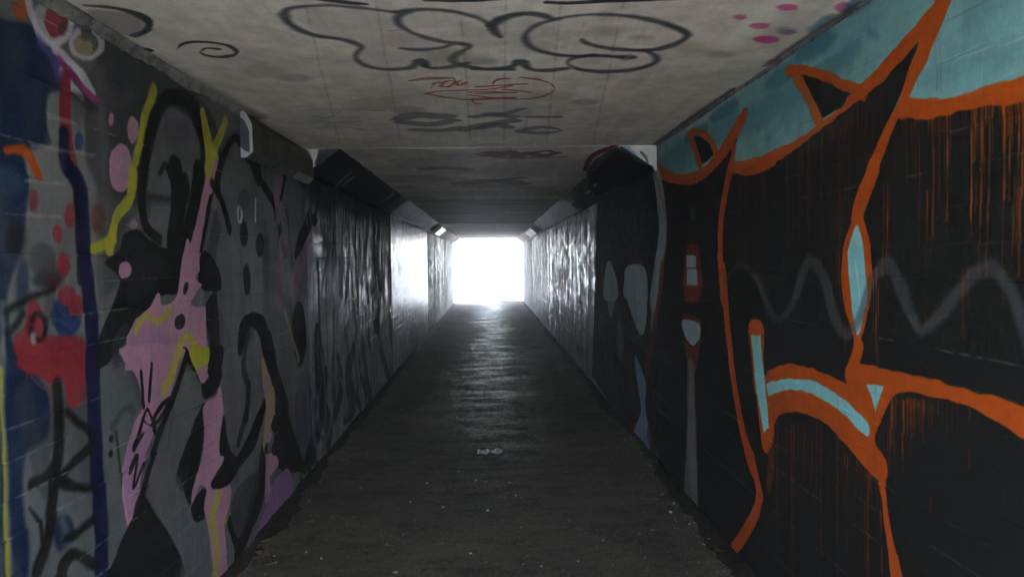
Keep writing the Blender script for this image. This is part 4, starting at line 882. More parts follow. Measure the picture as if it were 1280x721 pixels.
def wobble(A, B, seed, amp, scale):
    r = np.random.RandomState(seed)
    o = np.zeros_like(A)
    for k in range(7):
        f = (0.6 + 1.6 * r.rand()) / scale * (1 + k * .5); th = r.rand() * 6.28; ph = r.rand() * 6.28
        o += np.sin((A * math.cos(th) + B * math.sin(th)) * f + ph) / (1 + k * .4)
    return o * amp / 2.2

def vnoise(h, w, cells_h, cells_w, r):
    g = r.rand(cells_h + 2, cells_w + 2).astype(np.float32)
    yy = np.linspace(0, cells_h, h, dtype=np.float32); xx = np.linspace(0, cells_w, w, dtype=np.float32)
    yi = yy.astype(int); xi = xx.astype(int); fy = (yy - yi)[:, None]; fx = (xx - xi)[None]
    fy = fy*fy*(3-2*fy); fx = fx*fx*(3-2*fx)
    a = g[yi][:, xi]; b = g[yi][:, xi+1]; c = g[yi+1][:, xi]; d = g[yi+1][:, xi+1]
    return (a*(1-fx)+b*fx)*(1-fy) + (c*(1-fx)+d*fx)*fy

def paint(surface, a0, a1, b0, b1, res, base, seed=1, blot=0.10, gloss=.4):
    """texture of one rectangle of a surface (metres), rows along B"""
    ra, rb = res if isinstance(res, tuple) else (res, res)
    w = int((a1 - a0) / ra); h = int((b1 - b0) / rb)
    A, B = np.meshgrid((a0 + (np.arange(w) + .5) * ra) * 1000, (b0 + (np.arange(h) + .5) * rb) * 1000)
    A = A.astype(np.float32); B = B.astype(np.float32)
    r = np.random.RandomState(seed)
    img = np.empty((h, w, 4), np.float32); img[..., :3] = np.array(PAINT.get(base, base) if isinstance(base, str) else base, np.float32) / 255; img[..., 3] = gloss
    n1 = vnoise(h, w, max(2, int((b1-b0)/.35)), max(2, int((a1-a0)/.35)), r)
    n2 = vnoise(h, w, max(2, int((b1-b0)/.06)), max(2, int((a1-a0)/.06)), r)
    img[..., :3] *= (1 - blot + blot * 2 * (n1 * .6 + n2 * .4))[..., None]
    Aw = A + wobble(A, B, seed + 1, 3.0, 45); Bw = B + wobble(A, B, seed + 2, 3.0, 45)
    grain = (r.rand(h, w).astype(np.float32) * .5 + n2 * .5)
    step = max(ra, rb) * 1000
    for kind, colour, soft, alpha, pts in GRAFFITI[surface]:
        c = np.array(tuple(PAINT[colour]) + (255 * GLOSS.get(colour, gloss),), np.float32) / 255
        if kind == 'd':
            for q in range(0, len(pts), 5):
                x, t, b, wd, s = pts[q:q+5]
                i0 = int((x - 12 - a0*1000) / (ra*1000)); i1 = i0 + int(24 / (ra*1000)) + 2
                j0 = int((b - b0*1000) / (rb*1000)); j1 = int((t - b0*1000) / (rb*1000)) + 1
                i0, i1, j0, j1 = max(i0, 0), min(i1, w), max(j0, 0), min(j1, h)
                if i1 <= i0 or j1 <= j0: continue
                aa = A[j0:j1, i0:i1]; bb = B[j0:j1, i0:i1]
                u = np.clip((t - bb) / max(t - b, 1), 0, 1)
                xc = x + 1.0 * np.sin(bb / 90.0 + x)
                ww = wd * (0.55 + 0.45 * np.sin(bb / 53.0 + x * 3)**2) * np.where(u > .93, 1.4, 1.0)
                al = np.clip((ww / 2 + step * .6 - np.abs(aa - xc)) / (step * 1.2), 0, 1) * (s / 100) ** .6 * alpha * (1 - .3 * u) * np.clip((bb - b) / 8, 0, 1)
                al *= .45 + .55 * np.clip(np.sin(bb / 61.0 + x * 1.7) + np.sin(bb / 23.0 + x * .6) + 1.3, 0, 1)
                I = img[j0:j1, i0:i1]; I += (c - I) * al[..., None]
            continue
        if kind == 's':
            P = catmull(np.array(pts, float).reshape(-1, 3), False)
            pad = P[:, 2].max() + soft * 2 + 10
        else:
            P = np.array(pts, float).reshape(-1, 2)
            if kind == 'p': P = catmull(P, True)
            pad = soft * 2 + 10
        i0 = int((P[:, 0].min() - pad - a0*1000) / (ra*1000)); i1 = int((P[:, 0].max() + pad - a0*1000) / (ra*1000)) + 2
        j0 = int((P[:, 1].min() - pad - b0*1000) / (rb*1000)); j1 = int((P[:, 1].max() + pad - b0*1000) / (rb*1000)) + 2
        i0, i1, j0, j1 = max(i0, 0), min(i1, w), max(j0, 0), min(j1, h)
        if i1 <= i0 or j1 <= j0: continue
        aa = Aw[j0:j1, i0:i1]; bb = Bw[j0:j1, i0:i1]
        dist = np.full(aa.shape, 1e9, np.float32)
        if kind == 's':
            for (x0, y0, r0), (x1, y1, r1) in zip(P[:-1], P[1:]):
                dx, dy = x1 - x0, y1 - y0; L2 = dx*dx + dy*dy + 1e-6
                t = np.clip(((aa - x0) * dx + (bb - y0) * dy) / L2, 0, 1)
                d = np.sqrt((aa - x0 - t*dx)**2 + (bb - y0 - t*dy)**2) - (r0 + (r1 - r0) * t)
                np.minimum(dist, d, out=dist)
        else:
            inside = np.zeros(aa.shape, bool)
            Q = np.roll(P, -1, axis=0)
            for (x0, y0), (x1, y1) in zip(P, Q):
                dx, dy = x1 - x0, y1 - y0; L2 = dx*dx + dy*dy + 1e-6
                t = np.clip(((aa - x0) * dx + (bb - y0) * dy) / L2, 0, 1)
                np.minimum(dist, (aa - x0 - t*dx)**2 + (bb - y0 - t*dy)**2, out=dist)
                if abs(dy) > 1e-6:
                    inside ^= ((y0 > bb) != (y1 > bb)) & (aa < dx * (bb - y0) / dy + x0)
            dist = np.sqrt(dist); dist[inside] *= -1
        dist = dist + (n2[j0:j1, i0:i1] - .5) * 7 + (grain[j0:j1, i0:i1] - .5) * 3          # ragged edge
        sf = max(soft, step * .7)
        al = np.clip(.5 - dist / (2 * sf), 0, 1); al = al * al * (3 - 2 * al)
        if soft > 6: al = al * np.clip(.72 + .6 * grain[j0:j1, i0:i1], 0, 1)
        al = al * alpha * np.clip(.80 + .34 * (n1 * .5 + n2 * .5)[j0:j1, i0:i1], 0, 1)
        I = img[j0:j1, i0:i1]; I += (c - I) * al[..., None]
    # light caught by the board fins, painted pale in broken lengths
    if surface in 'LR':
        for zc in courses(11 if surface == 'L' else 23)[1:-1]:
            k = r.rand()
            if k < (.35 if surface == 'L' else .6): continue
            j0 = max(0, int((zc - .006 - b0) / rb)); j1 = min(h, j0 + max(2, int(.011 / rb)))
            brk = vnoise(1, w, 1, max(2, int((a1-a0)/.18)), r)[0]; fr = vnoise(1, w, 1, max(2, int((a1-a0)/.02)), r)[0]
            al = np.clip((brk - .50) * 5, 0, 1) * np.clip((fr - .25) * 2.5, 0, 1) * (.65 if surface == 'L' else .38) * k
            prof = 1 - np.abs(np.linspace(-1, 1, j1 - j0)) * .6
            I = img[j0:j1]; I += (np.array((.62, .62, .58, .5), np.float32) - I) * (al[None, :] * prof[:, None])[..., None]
    # scuffs and tiny chips showing the pale concrete
    chips = (r.rand(h, w) > .9988); ys, xs = np.nonzero(chips)
    img[ys, xs] = img[ys, xs] * .4 + .6 * np.array((.52, .50, .46, .2))
    return np.clip(img, 0, 1)

def make_image(name, arr):
    h, w = arr.shape[:2]
    im = bpy.data.images.new(name, w, h, alpha=True)
    im.alpha_mode = 'CHANNEL_PACKED'
    px = np.ascontiguousarray(arr, np.float32)
    im.pixels.foreach_set(px.ravel()); im.update(); im.pack()
    return im

# ------------------------------------------------------------------ materials
def srgb(c):
    return tuple(((v/255)/12.92 if v/255 <= .04045 else (((v/255)+.055)/1.055)**2.4) for v in c) + (1,)

class NT:
    def __init__(self, name):
        self.m = bpy.data.materials.new(name); self.m.use_nodes = True
        self.t = self.m.node_tree; self.b = self.t.nodes['Principled BSDF']
        self.pos = self.n('ShaderNodeNewGeometry').outputs['Position']
    def n(self, t, **k):
        o = self.t.nodes.new(t)
        for a, v in k.items(): setattr(o, a, v)
        return o
    def l(self, a, b): self.t.links.new(a, b)
    def noise(self, scale, detail=4, rough=.6, stretch=(1,1,1)):
        mp = self.n('ShaderNodeMapping'); mp.inputs['Scale'].default_value = stretch; self.l(self.pos, mp.inputs['Vector'])
        o = self.n('ShaderNodeTexNoise'); o.inputs['Scale'].default_value = scale; o.inputs['Detail'].default_value = detail; o.inputs['Roughness'].default_value = rough
        self.l(mp.outputs['Vector'], o.inputs['Vector']); return o.outputs['Fac']
    def ramp(self, fac, a, b, va=0., vb=1.):
        o = self.n('ShaderNodeMapRange'); o.inputs['From Min'].default_value = a; o.inputs['From Max'].default_value = b
        o.inputs['To Min'].default_value = va; o.inputs['To Max'].default_value = vb; self.l(fac, o.inputs['Value']); return o.outputs['Result']
    def mix(self, fac, a, b, mode='MIX'):
        o = self.n('ShaderNodeMix', data_type='RGBA', blend_type=mode)
        for s, v in ((o.inputs['Factor'], fac), (o.inputs[6], a), (o.inputs[7], b)):
            if hasattr(v, 'is_linked'): self.l(v, s)
            else: s.default_value = v
        return o.outputs[2]
    def math(self, op, a, b):
        o = self.n('ShaderNodeMath', operation=op)
        for s, v in zip(o.inputs, (a, b)):
            if hasattr(v, 'is_linked'): self.l(v, s)
            else: s.default_value = v
        return o.outputs[0]
    def bump(self, h, strength, dist):
        o = self.n('ShaderNodeBump'); o.inputs['Strength'].default_value = strength; o.inputs['Distance'].default_value = dist
        self.l(h, o.inputs['Height']); self.l(o.outputs['Normal'], self.b.inputs['Normal'])
    def out(self, col, rough):
        if hasattr(col, 'is_linked'): self.l(col, self.b.inputs['Base Color'])
        else: self.b.inputs['Base Color'].default_value = col
        if hasattr(rough, 'is_linked'): self.l(rough, self.b.inputs['Roughness'])
        else: self.b.inputs['Roughness'].default_value = rough
        return self.m

def wall_paint(name, image=None, base=(92,92,90), dark=(34,34,34), r0=.30, r1=.62, streak=.5, spec=.5, grime=.35, bump=.35, sil=0.):
    """painted concrete: thick uneven paint, drip streaks, grime"""
    k = NT(name)
    runs = k.math('ADD', k.math('MULTIPLY', k.noise(1.0, 4, .6, (2.4, 2.4, .6)), .30), k.math('MULTIPLY', k.noise(1.0, 5, .7, (9, 9, 2.2)), .28))
    runs = k.math('ADD', runs, k.math('MULTIPLY', k.noise(5.0, 8, .8, (.5, .5, 1)), .42))   # broad runs of old paint and wash
    if image is not None:
        tx = k.n('ShaderNodeTexImage'); tx.image = image; tx.extension = 'EXTEND'; col = tx.outputs['Color']
    else:
        big = k.noise(1.1, 5, .7, (1, 1, .55)); st = k.noise(1.0, 6, .65, (9, 9, .7))
        f = k.ramp(k.math('ADD', k.math('MULTIPLY', big, .55), k.math('MULTIPLY', st, .45)), .40, .58)
        col = k.mix(f, srgb(dark), srgb(base))
    dirt = k.noise(2.2, 8, .72, (1, 1, .35)); fine = k.noise(38, 6, .7)
    g = k.ramp(dirt, .30, .72, 1 - grime, 1.08)
    g = k.math('MULTIPLY', g, k.ramp(fine, .3, .7, .86, 1.12))
    cmb = k.n('ShaderNodeCombineColor')
    for s in cmb.inputs: k.l(g, s)
    col = k.mix(1.0, col, cmb.outputs[0], 'MULTIPLY')
    vs = k.noise(1.0, 5, .6, (26, 26, 1.1))            # vertical runs in the paint
    rg = k.ramp(k.math('ADD', k.math('MULTIPLY', k.noise(4.5, 6, .75), .6), k.math('MULTIPLY', vs, .4)), .36, .64, r0, r1)
    if sil:
        dull = k.ramp(runs, .45, .54, sil, 0)
        rg = k.math('ADD', rg, dull)
        if image is None: col = k.mix(k.ramp(runs, .44, .53, .85, 0), col, srgb(dark))
    hgt = k.math('ADD', k.math('MULTIPLY', runs, .35 * sil), k.math('MULTIPLY', k.noise(70, 5, .65), .35))
    hgt = k.math('ADD', hgt, k.math('MULTIPLY', vs, streak))
    hgt = k.math('ADD', hgt, k.math('MULTIPLY', k.noise(9, 5, .6), .5))
    k.bump(hgt, bump, .012)
    if image is not None:
        a = tx.outputs['Alpha']
        rg = k.math('ADD', k.math('MULTIPLY', rg, a), k.math('MULTIPLY', k.math('SUBTRACT', 1.0, a), .88))
        k.l(k.ramp(a, 0, 1, .10, spec), k.b.inputs['Specular IOR Level'])
    else: k.b.inputs['Specular IOR Level'].default_value = spec
    return k.out(col, rg)

def plain(name, c, rough=.6, var=.25, scale=14, bump=.3, dist=.004, c2=None, spec=.5, metal=0.):
    k = NT(name)
    f = k.ramp(k.noise(scale, 7, .7), .32, .68)
    c2 = c2 or tuple(v * (1 - var) for v in c)
    k.bump(k.noise(scale * 4, 5, .65), bump, dist)
    k.b.inputs['Specular IOR Level'].default_value = spec; k.b.inputs['Metallic'].default_value = metal
    return k.out(k.mix(f, srgb(c2), srgb(c)), k.ramp(k.noise(scale * .7, 5, .7), .3, .7, max(.05, rough - .12), min(1, rough + .1)))

# ------------------------------------------------------------------ object helpers
def link(o, parent=None):
    COL.objects.link(o)
    if parent is not None:
        o.parent = parent; o.matrix_parent_inverse = Matrix.Translation(parent.location).inverted()
    return o
def mesh_obj(name, bm, mats, parent=None, smooth=False):
    me = bpy.data.meshes.new(name)
    bmesh.ops.recalc_face_normals(bm, faces=bm.faces)
    bm.to_mesh(me); bm.free()
    for q in (mats if isinstance(mats, (list, tuple)) else [mats]): me.materials.append(q)
    if smooth:
        for p in me.polygons: p.use_smooth = True
    return link(bpy.data.objects.new(name, me), parent)
def thing(name, label, cat, loc=(0, 0, 0), group=None, kind=None):
    o = bpy.data.objects.new(name, None); o.location = loc; o.empty_display_size = .2
    tag(o, label, cat, group, kind); return link(o)
def tag(o, label=None, cat=None, group=None, kind=None):
    if label: o['label'] = label
    if cat: o['category'] = cat
    if group: o['group'] = group
    if kind: o['kind'] = kind
    return o
def box(bm, x0, x1, y0, y1, z0, z1, mi=0):
    v = [bm.verts.new(p) for p in ((x0,y0,z0),(x1,y0,z0),(x1,y1,z0),(x0,y1,z0),(x0,y0,z1),(x1,y0,z1),(x1,y1,z1),(x0,y1,z1))]
    for f in ((0,3,2,1),(4,5,6,7),(0,1,5,4),(1,2,6,5),(2,3,7,6),(3,0,4,7)):
        bm.faces.new([v[i] for i in f]).material_index = mi
def prism(bm, prof, y0, y1, mi=0, ends=(0, 0)):
    """profile of (x, z) points swept along y"""
    a = [bm.verts.new((x, y0, z)) for x, z in prof]; b = [bm.verts.new((x, y1, z)) for x, z in prof]
    n = len(prof)
    for i in range(n): bm.faces.new((a[i], a[(i+1) % n], b[(i+1) % n], b[i])).material_index = mi
    bm.faces.new(a[::-1]).material_index = ends[0]; bm.faces.new(b).material_index = ends[1]

# board courses of the shuttering, the same run through every panel of a wall
def courses(seed):
    r = random.Random(seed); z = 0.; out = [0.]
    while z < HC - .14:
        z += .100 + r.uniform(-.012, .012); out.append(z)
    out.append(HC); return out

def wall_panel(name, side, y0, y1, mat, parent, seed, dy=.11, uv=None, rel=1.0):
    """one cast panel: board courses stand proud or back by a few mm, ragged fins along their joints"""
    r = random.Random(seed); xs = XL if side < 0 else XR; s = 1 if side < 0 else -1
    cz = courses(11 if side < 0 else 23)
    gap = .004
    ys = [y0 + gap] + [y0 + gap + .006] ; n = max(2, int((y1 - y0) / dy))
    ys += [y0 + (y1 - y0) * (i + .5) / n + r.uniform(-.2, .2) * dy for i in range(n)] + [y1 - gap - .006, y1 - gap]
    rows = []
    for c in range(len(cz) - 1):
        z0, z1 = cz[c], cz[c + 1]
        ends = sorted(r.uniform(y0, y1) for _ in range(max(1, int((y1 - y0) / 2.2))))
        offs = [r.uniform(-.0022, .0022) * rel for _ in range(len(ends) + 1)]
        col = lambda y: offs[sum(1 for e in ends if e < y)]
        amp = r.choice((0, .001, .002, .0035)) * rel; on = [1 if r.random() < .6 else 0 for _ in ys]
        wav = [.0012 * math.sin(y * 3.1 + c) + r.uniform(-.0006, .0006) for y in ys]
        rows.append((z0 + .004, [col(y) + w for y, w in zip(ys, wav)]))
        rows.append((z1 - .007, [col(y) + w + .0004 for y, w in zip(ys, wav)]))
        if c < len(cz) - 2:
            rows.append((z1 - .001, [col(y) + (amp * r.uniform(.4, 1.3) if o else w - .0002) for y, o, w in zip(ys, on, wav)]))
    rows[0] = (0.0, rows[0][1]); rows[-1] = (HC, rows[-1][1])
    bm = bmesh.new(); ul = bm.loops.layers.uv.new('UVMap')
    V = []
    for z, off in rows:
        line = []
        for i, y in enumerate(ys):
            o = -.010 if i in (0, len(ys) - 1) else off[i]
            line.append(bm.verts.new((xs + s * o, y, z)))
        V.append(line)
    for j in range(len(V) - 1):
        for i in range(len(ys) - 1):
            q = (V[j][i], V[j][i+1], V[j+1][i+1], V[j+1][i])
            bm.faces.new(q if s < 0 else q[::-1])
    xb0, xb1 = xs - s * .011, xs - s * .26
    box(bm, min(xb0, xb1), max(xb0, xb1), y0, y1, 0, HC)
    if uv:
        a0, a1, b0, b1 = uv
        for f in bm.faces:
            for l in f.loops: l[ul].uv = ((l.vert.co.y - a0) / (a1 - a0), (l.vert.co.z - b0) / (b1 - b0))
    return mesh_obj(name, bm, mat, parent)

# ------------------------------------------------------------------ the tunnel walls
def painted_panel(side, y0, y1, res, base, parent, seed, gloss, rel, **kw):
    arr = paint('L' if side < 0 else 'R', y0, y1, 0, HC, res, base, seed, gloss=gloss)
    im = make_image('graffiti_paint', arr)
    wall_panel('wall_panel', side, y0, y1, wall_paint('painted_concrete', im, **kw), parent, seed, uv=(y0, y1, 0, HC), rel=rel)

left = thing('tunnel_wall', 'grey concrete wall of the tunnel with pink, yellow, red and black graffiti', 'wall', (XL, Y0, 0))
right = thing('tunnel_wall', 'black painted concrete wall of the tunnel with orange outlines, drips and a teal top', 'wall', (XR, Y0, 0))
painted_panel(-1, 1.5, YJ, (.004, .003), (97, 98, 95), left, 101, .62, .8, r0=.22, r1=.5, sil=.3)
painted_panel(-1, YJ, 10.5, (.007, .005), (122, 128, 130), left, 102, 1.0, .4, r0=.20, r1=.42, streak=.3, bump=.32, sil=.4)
painted_panel(1, 1.5, YJ, (.004, .003), (22, 22, 20), right, 201, .1, .8, r0=.38, r1=.62, grime=.15)
painted_panel(1, YJ, 10.5, (.007, .005), (104, 108, 110), right, 202, 1.0, .5, r0=.17, r1=.38, streak=.3, bump=.32, sil=.45)
for side, par, k in ((-1, left, 0), (1, right, 50)):
    m_in = wall_paint('entrance_paint', None, (104, 104, 100), (40, 42, 48), .4, .65)
    wall_panel('wall_panel', side, Y0, 1.5, m_in, par, 300 + k, dy=.3)
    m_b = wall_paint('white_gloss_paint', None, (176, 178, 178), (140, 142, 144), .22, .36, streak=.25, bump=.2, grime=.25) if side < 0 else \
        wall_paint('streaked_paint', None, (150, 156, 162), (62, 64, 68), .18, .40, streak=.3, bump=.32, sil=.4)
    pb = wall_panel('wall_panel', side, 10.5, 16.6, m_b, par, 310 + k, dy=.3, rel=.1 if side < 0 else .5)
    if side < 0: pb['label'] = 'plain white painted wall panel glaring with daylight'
    m_c = wall_paint('streaked_grey_paint', None, (112, 116, 120), (48, 50, 52), .26, .5, streak=.4, bump=.35, sil=.45) if side < 0 else \
        wall_paint('pale_paint', None, (132, 136, 140), (76, 78, 82), .30, .5, streak=.5, bump=.35, sil=.3)
    wall_panel('wall_panel', side, 16.6, 22.6, m_c, par, 320 + k, dy=.5)
    m_d = wall_paint('rough_grey_paint', None, (96, 100, 104), (40, 42, 44), .42, .62, streak=.8, bump=.5, sil=.3, spec=.3)
    wall_panel('wall_panel', side, 22.6, Y1, m_d, par, 330 + k, dy=.5)

# ragged mortar fillet in the corner under the near ceiling slab
m_mortar = plain('mortar', (158, 154, 140), .8, .35, 9, .7, .006, c2=(58, 58, 56))
m_dirt = plain('dirty_mortar', (150, 148, 140), .85, .4, 12, .7, .006, c2=(34, 36, 36))
def fillet(side, parent, mat, a, b):
    r = random.Random(5 + side); xs = XL if side < 0 else XR; s = 1 if side < 0 else -1
    bm = bmesh.new(); N = 190; prev = None; ch = 0.
    for i in range(N + 1):
        y = Y0 + .01 + (4.2 - Y0 if side < 0 else YJ - .03 - Y0) * i / N
        ch = .8 * ch + .2 * r.uniform(-1, 1) + (r.uniform(-.3, .3) if r.random() < .1 else 0); d = a * (.75 + .55 * ch + .3 * math.sin(y * 2.3) ** 2 + r.uniform(-.05, .05)); d = max(d, .012); w = b * (.8 + .3 * ch)
        cur = [bm.verts.new(p) for p in ((xs - s*.004, y, HC - d), (xs + s*(.004 + .006*r.random()), y, HC - d*.96), (xs + s*w*.45, y, HC - d*.42), (xs + s*w, y, HC - .004), (xs + s*w, y, HC + .004), (xs - s*.004, y, HC + .004))]
        if prev:
            for k in range(5): bm.faces.new((prev[k], prev[k+1], cur[k+1], cur[k]))
        prev = cur
    mesh_obj('mortar_fillet', bm, mat, parent)
fillet(-1, left, m_mortar, .046, .024)
fillet(1, right, m_dirt, .016, .012)

# ------------------------------------------------------------------ ceiling slabs and haunches
ceil = thing('tunnel_ceiling', 'pale concrete tunnel ceiling with black bubble letters and red tags', 'ceiling', (0, Y0, HC))
def concrete_ceiling(name, image=None, base=(150, 142, 132), dark=(96, 92, 86), lines=0.):
    k = NT(name)
    if image is not None:
        tx = k.n('ShaderNodeTexImage'); tx.image = image; tx.extension = 'EXTEND'; col = tx.outputs['Color']
    else:
        col = k.mix(k.ramp(k.noise(1.3, 6, .7, (.5, 2.2, 1)), .35, .65), srgb(dark), srgb(base))
    g = k.math('MULTIPLY', k.ramp(k.noise(1.6, 8, .75, (1, .8, 1)), .3, .7, .84, 1.12), k.ramp(k.noise(45, 6, .75), .3, .7, .90, 1.10))
    g = k.math('MULTIPLY', g, k.ramp(k.noise(1.0, 5, .7, (11, .5, 1)), .32, .62, .90, 1.06))     # marks of the boards, running along the tunnel
    g = k.math('MULTIPLY', g, k.ramp(k.noise(5.0, 8, .8), .60, .70, 1.0, .78))                   # small dark stains
    cmb = k.n('ShaderNodeCombineColor')
    for s in cmb.inputs: k.l(g, s)
    k.bump(k.math('ADD', k.noise(60, 6, .7), k.noise(6, 4, .6, (3, .4, 1))), .35, .006)
    return k.out(k.mix(1.0, col, cmb.outputs[0], 'MULTIPLY'), k.ramp(k.noise(8, 5, .7), .3, .7, .55, .85))
def ceiling_slab(y0, y1, mat, seed, dz=0., uv=None, dy=.25):
    r = random.Random(seed); bm = bmesh.new(); ul = bm.loops.layers.uv.new('UVMap')
    gap = .004
    xs = [XL - .26, XL - .002] + [XL + (XR - XL) * i / 14 for i in range(1, 14)] + [XR + .002, XR + .26]
    n = max(2, int((y1 - y0) / dy)); ys = [y0 + gap, y0 + gap + .012] + [y0 + (y1 - y0) * i / n for i in range(1, n)] + [y1 - gap - .012, y1 - gap]
    V = []
    for j, y in enumerate(ys):
        row = []
        for i, x in enumerate(xs):
            z = HC + .002 + dz + .0018 * math.sin(x * 4 + y * 1.3 + seed) + r.uniform(-.0007, .0007)
            if j in (0, len(ys) - 1): z = HC + .016
            row.append(bm.verts.new((x, y, z)))
        V.append(row)
    for j in range(len(V) - 1):
        for i in range(len(xs) - 1): bm.faces.new((V[j][i], V[j+1][i], V[j+1][i+1], V[j][i+1]))
    box(bm, XL - .26, XR + .26, y0, y1, HC + .017, HC + .34)
    if uv:
        for f in bm.faces:
            for l in f.loops: l[ul].uv = ((l.vert.co.x - uv[0]) / (uv[1] - uv[0]), (l.vert.co.y - uv[2]) / (uv[3] - uv[2]))
    return mesh_obj('ceiling_slab', bm, mat, ceil, smooth=False)
arr = paint('C', XL, XR, 1.5, YJ, (.003, .004), (244, 230, 206), 401, .12)
ceiling_slab(1.5, YJ, concrete_ceiling('sprayed_ceiling', make_image('ceiling_paint', arr)), 41, uv=(XL, XR, 1.5, YJ))
arr = paint('C', XL, XR, YJ, 10.5, (.006, .01), (232, 219, 200), 402, .2)
ceiling_slab(YJ, 10.5, concrete_ceiling('tagged_ceiling', make_image('ceiling_paint', arr)), 42, uv=(XL, XR, YJ, 10.5))
ceiling_slab(Y0, 1.5, concrete_ceiling('entrance_ceiling', None, (222, 212, 196), (150, 142, 130)), 43)
m_fc = concrete_ceiling('far_ceiling', None, (220, 213, 198), (156, 150, 138))
ceiling_slab(10.5, 16.6, m_fc, 44, .001, dy=.5); ceiling_slab(16.6, 22.6, m_fc, 45, -.012, dy=.5); ceiling_slab(22.6, Y1, m_fc, 46, -.004, dy=.5)

HAZE = .010
SL = math.hypot(HW, HD)
m_cream = plain('bare_concrete', (196, 190, 176), .75, .18, 22)
def haunch(side, y0, y1, mat, seed, uv=False, end=None):
    r = random.Random(seed); xs = XL if side < 0 else XR; s = 1 if side < 0 else -1
    bm = bmesh.new(); ul = bm.loops.layers.uv.new('UVMap'); n = max(3, int((y1 - y0) / .12)); prev = None; first = None
    for i in range(n + 1):
        y = y0 + .003 + (y1 - y0 - .006) * i / n
        j = [r.uniform(-.008, .008) if 0 < i < n else 0 for _ in range(4)]
        rim = (.006 + .006 * r.random() if r.random() < .3 else .001)
        pts = ((xs - s*.004, HC - HD - .014), (xs + s*(.014 + rim), HC - HD - .012 + j[0]), (xs + s*(HW*.08 + .004), HC - HD*.90 + j[1]*.6), (xs + s*HW*.55, HC - HD*.45 + j[2]*.6), (xs + s*(HW + j[3]), HC + .003), (xs - s*.004, HC + .003))
        cur = [bm.verts.new((x, y, z)) for x, z in pts]
        if prev:
            for k in range(5):
                f = bm.faces.new((prev[k], prev[k+1], cur[k+1], cur[k]))
        else: first = cur
        prev = cur
    f0 = bm.faces.new(first); f0.material_index = 1 if end else 0
    bm.faces.new(prev)
    if uv:
        for f in bm.faces:
            for l in f.loops: l[ul].uv = ((l.vert.co.y - y0) / (y1 - y0), abs(l.vert.co.x - xs) / HW)
        for l in f0.loops: l[ul].uv = (abs(l.vert.co.x - xs) / .4, (l.vert.co.z - (HC - .25)) / .25)
    mesh_obj('haunch', bm, [mat] + ([end] if end else []), ceil)
for side in (-1, 1):
    key, jk, col, seed = ('HL', 'JL', (96, 96, 92), 61) if side < 0 else ('HR', 'JR', (80, 80, 76), 62)
    im = make_image('haunch_paint', paint(key, YJ, 10.5, 0, SL, (.012, .006), col, seed, .2))
    if side < 0: je = np.flip(paint(jk, XL - .004, XL + .396, HC - .25, HC, .003, (196, 190, 176), seed), axis=1)[:, ::-1]
    else: je = paint(jk, XR - .4, XR, HC - .25, HC, .003, (200, 196, 188), seed)[:, ::-1]
    haunch(side, YJ, 10.5, wall_paint('haunch_paint', im, r0=.6, r1=.8, spec=.3), seed, True, wall_paint('haunch_end', make_image('end_paint', np.ascontiguousarray(je)), r0=.6, r1=.8, grime=.15))
    haunch(side, 10.5, 16.6, wall_paint('haunch_grey', None, (150, 148, 144) if side < 0 else (66, 68, 60), (84, 84, 82) if side < 0 else (32, 34, 30), .5, .7, spec=.3), seed + 2)
    haunch(side, 16.6, 22.6, wall_paint('haunch_far', None, (130, 130, 124), (60, 60, 58), .55, .75, spec=.3), seed + 4)
    haunch(side, 22.6, Y1, wall_paint('haunch_last', None, (130, 130, 124), (66, 66, 64), .55, .75, spec=.3), seed + 6)

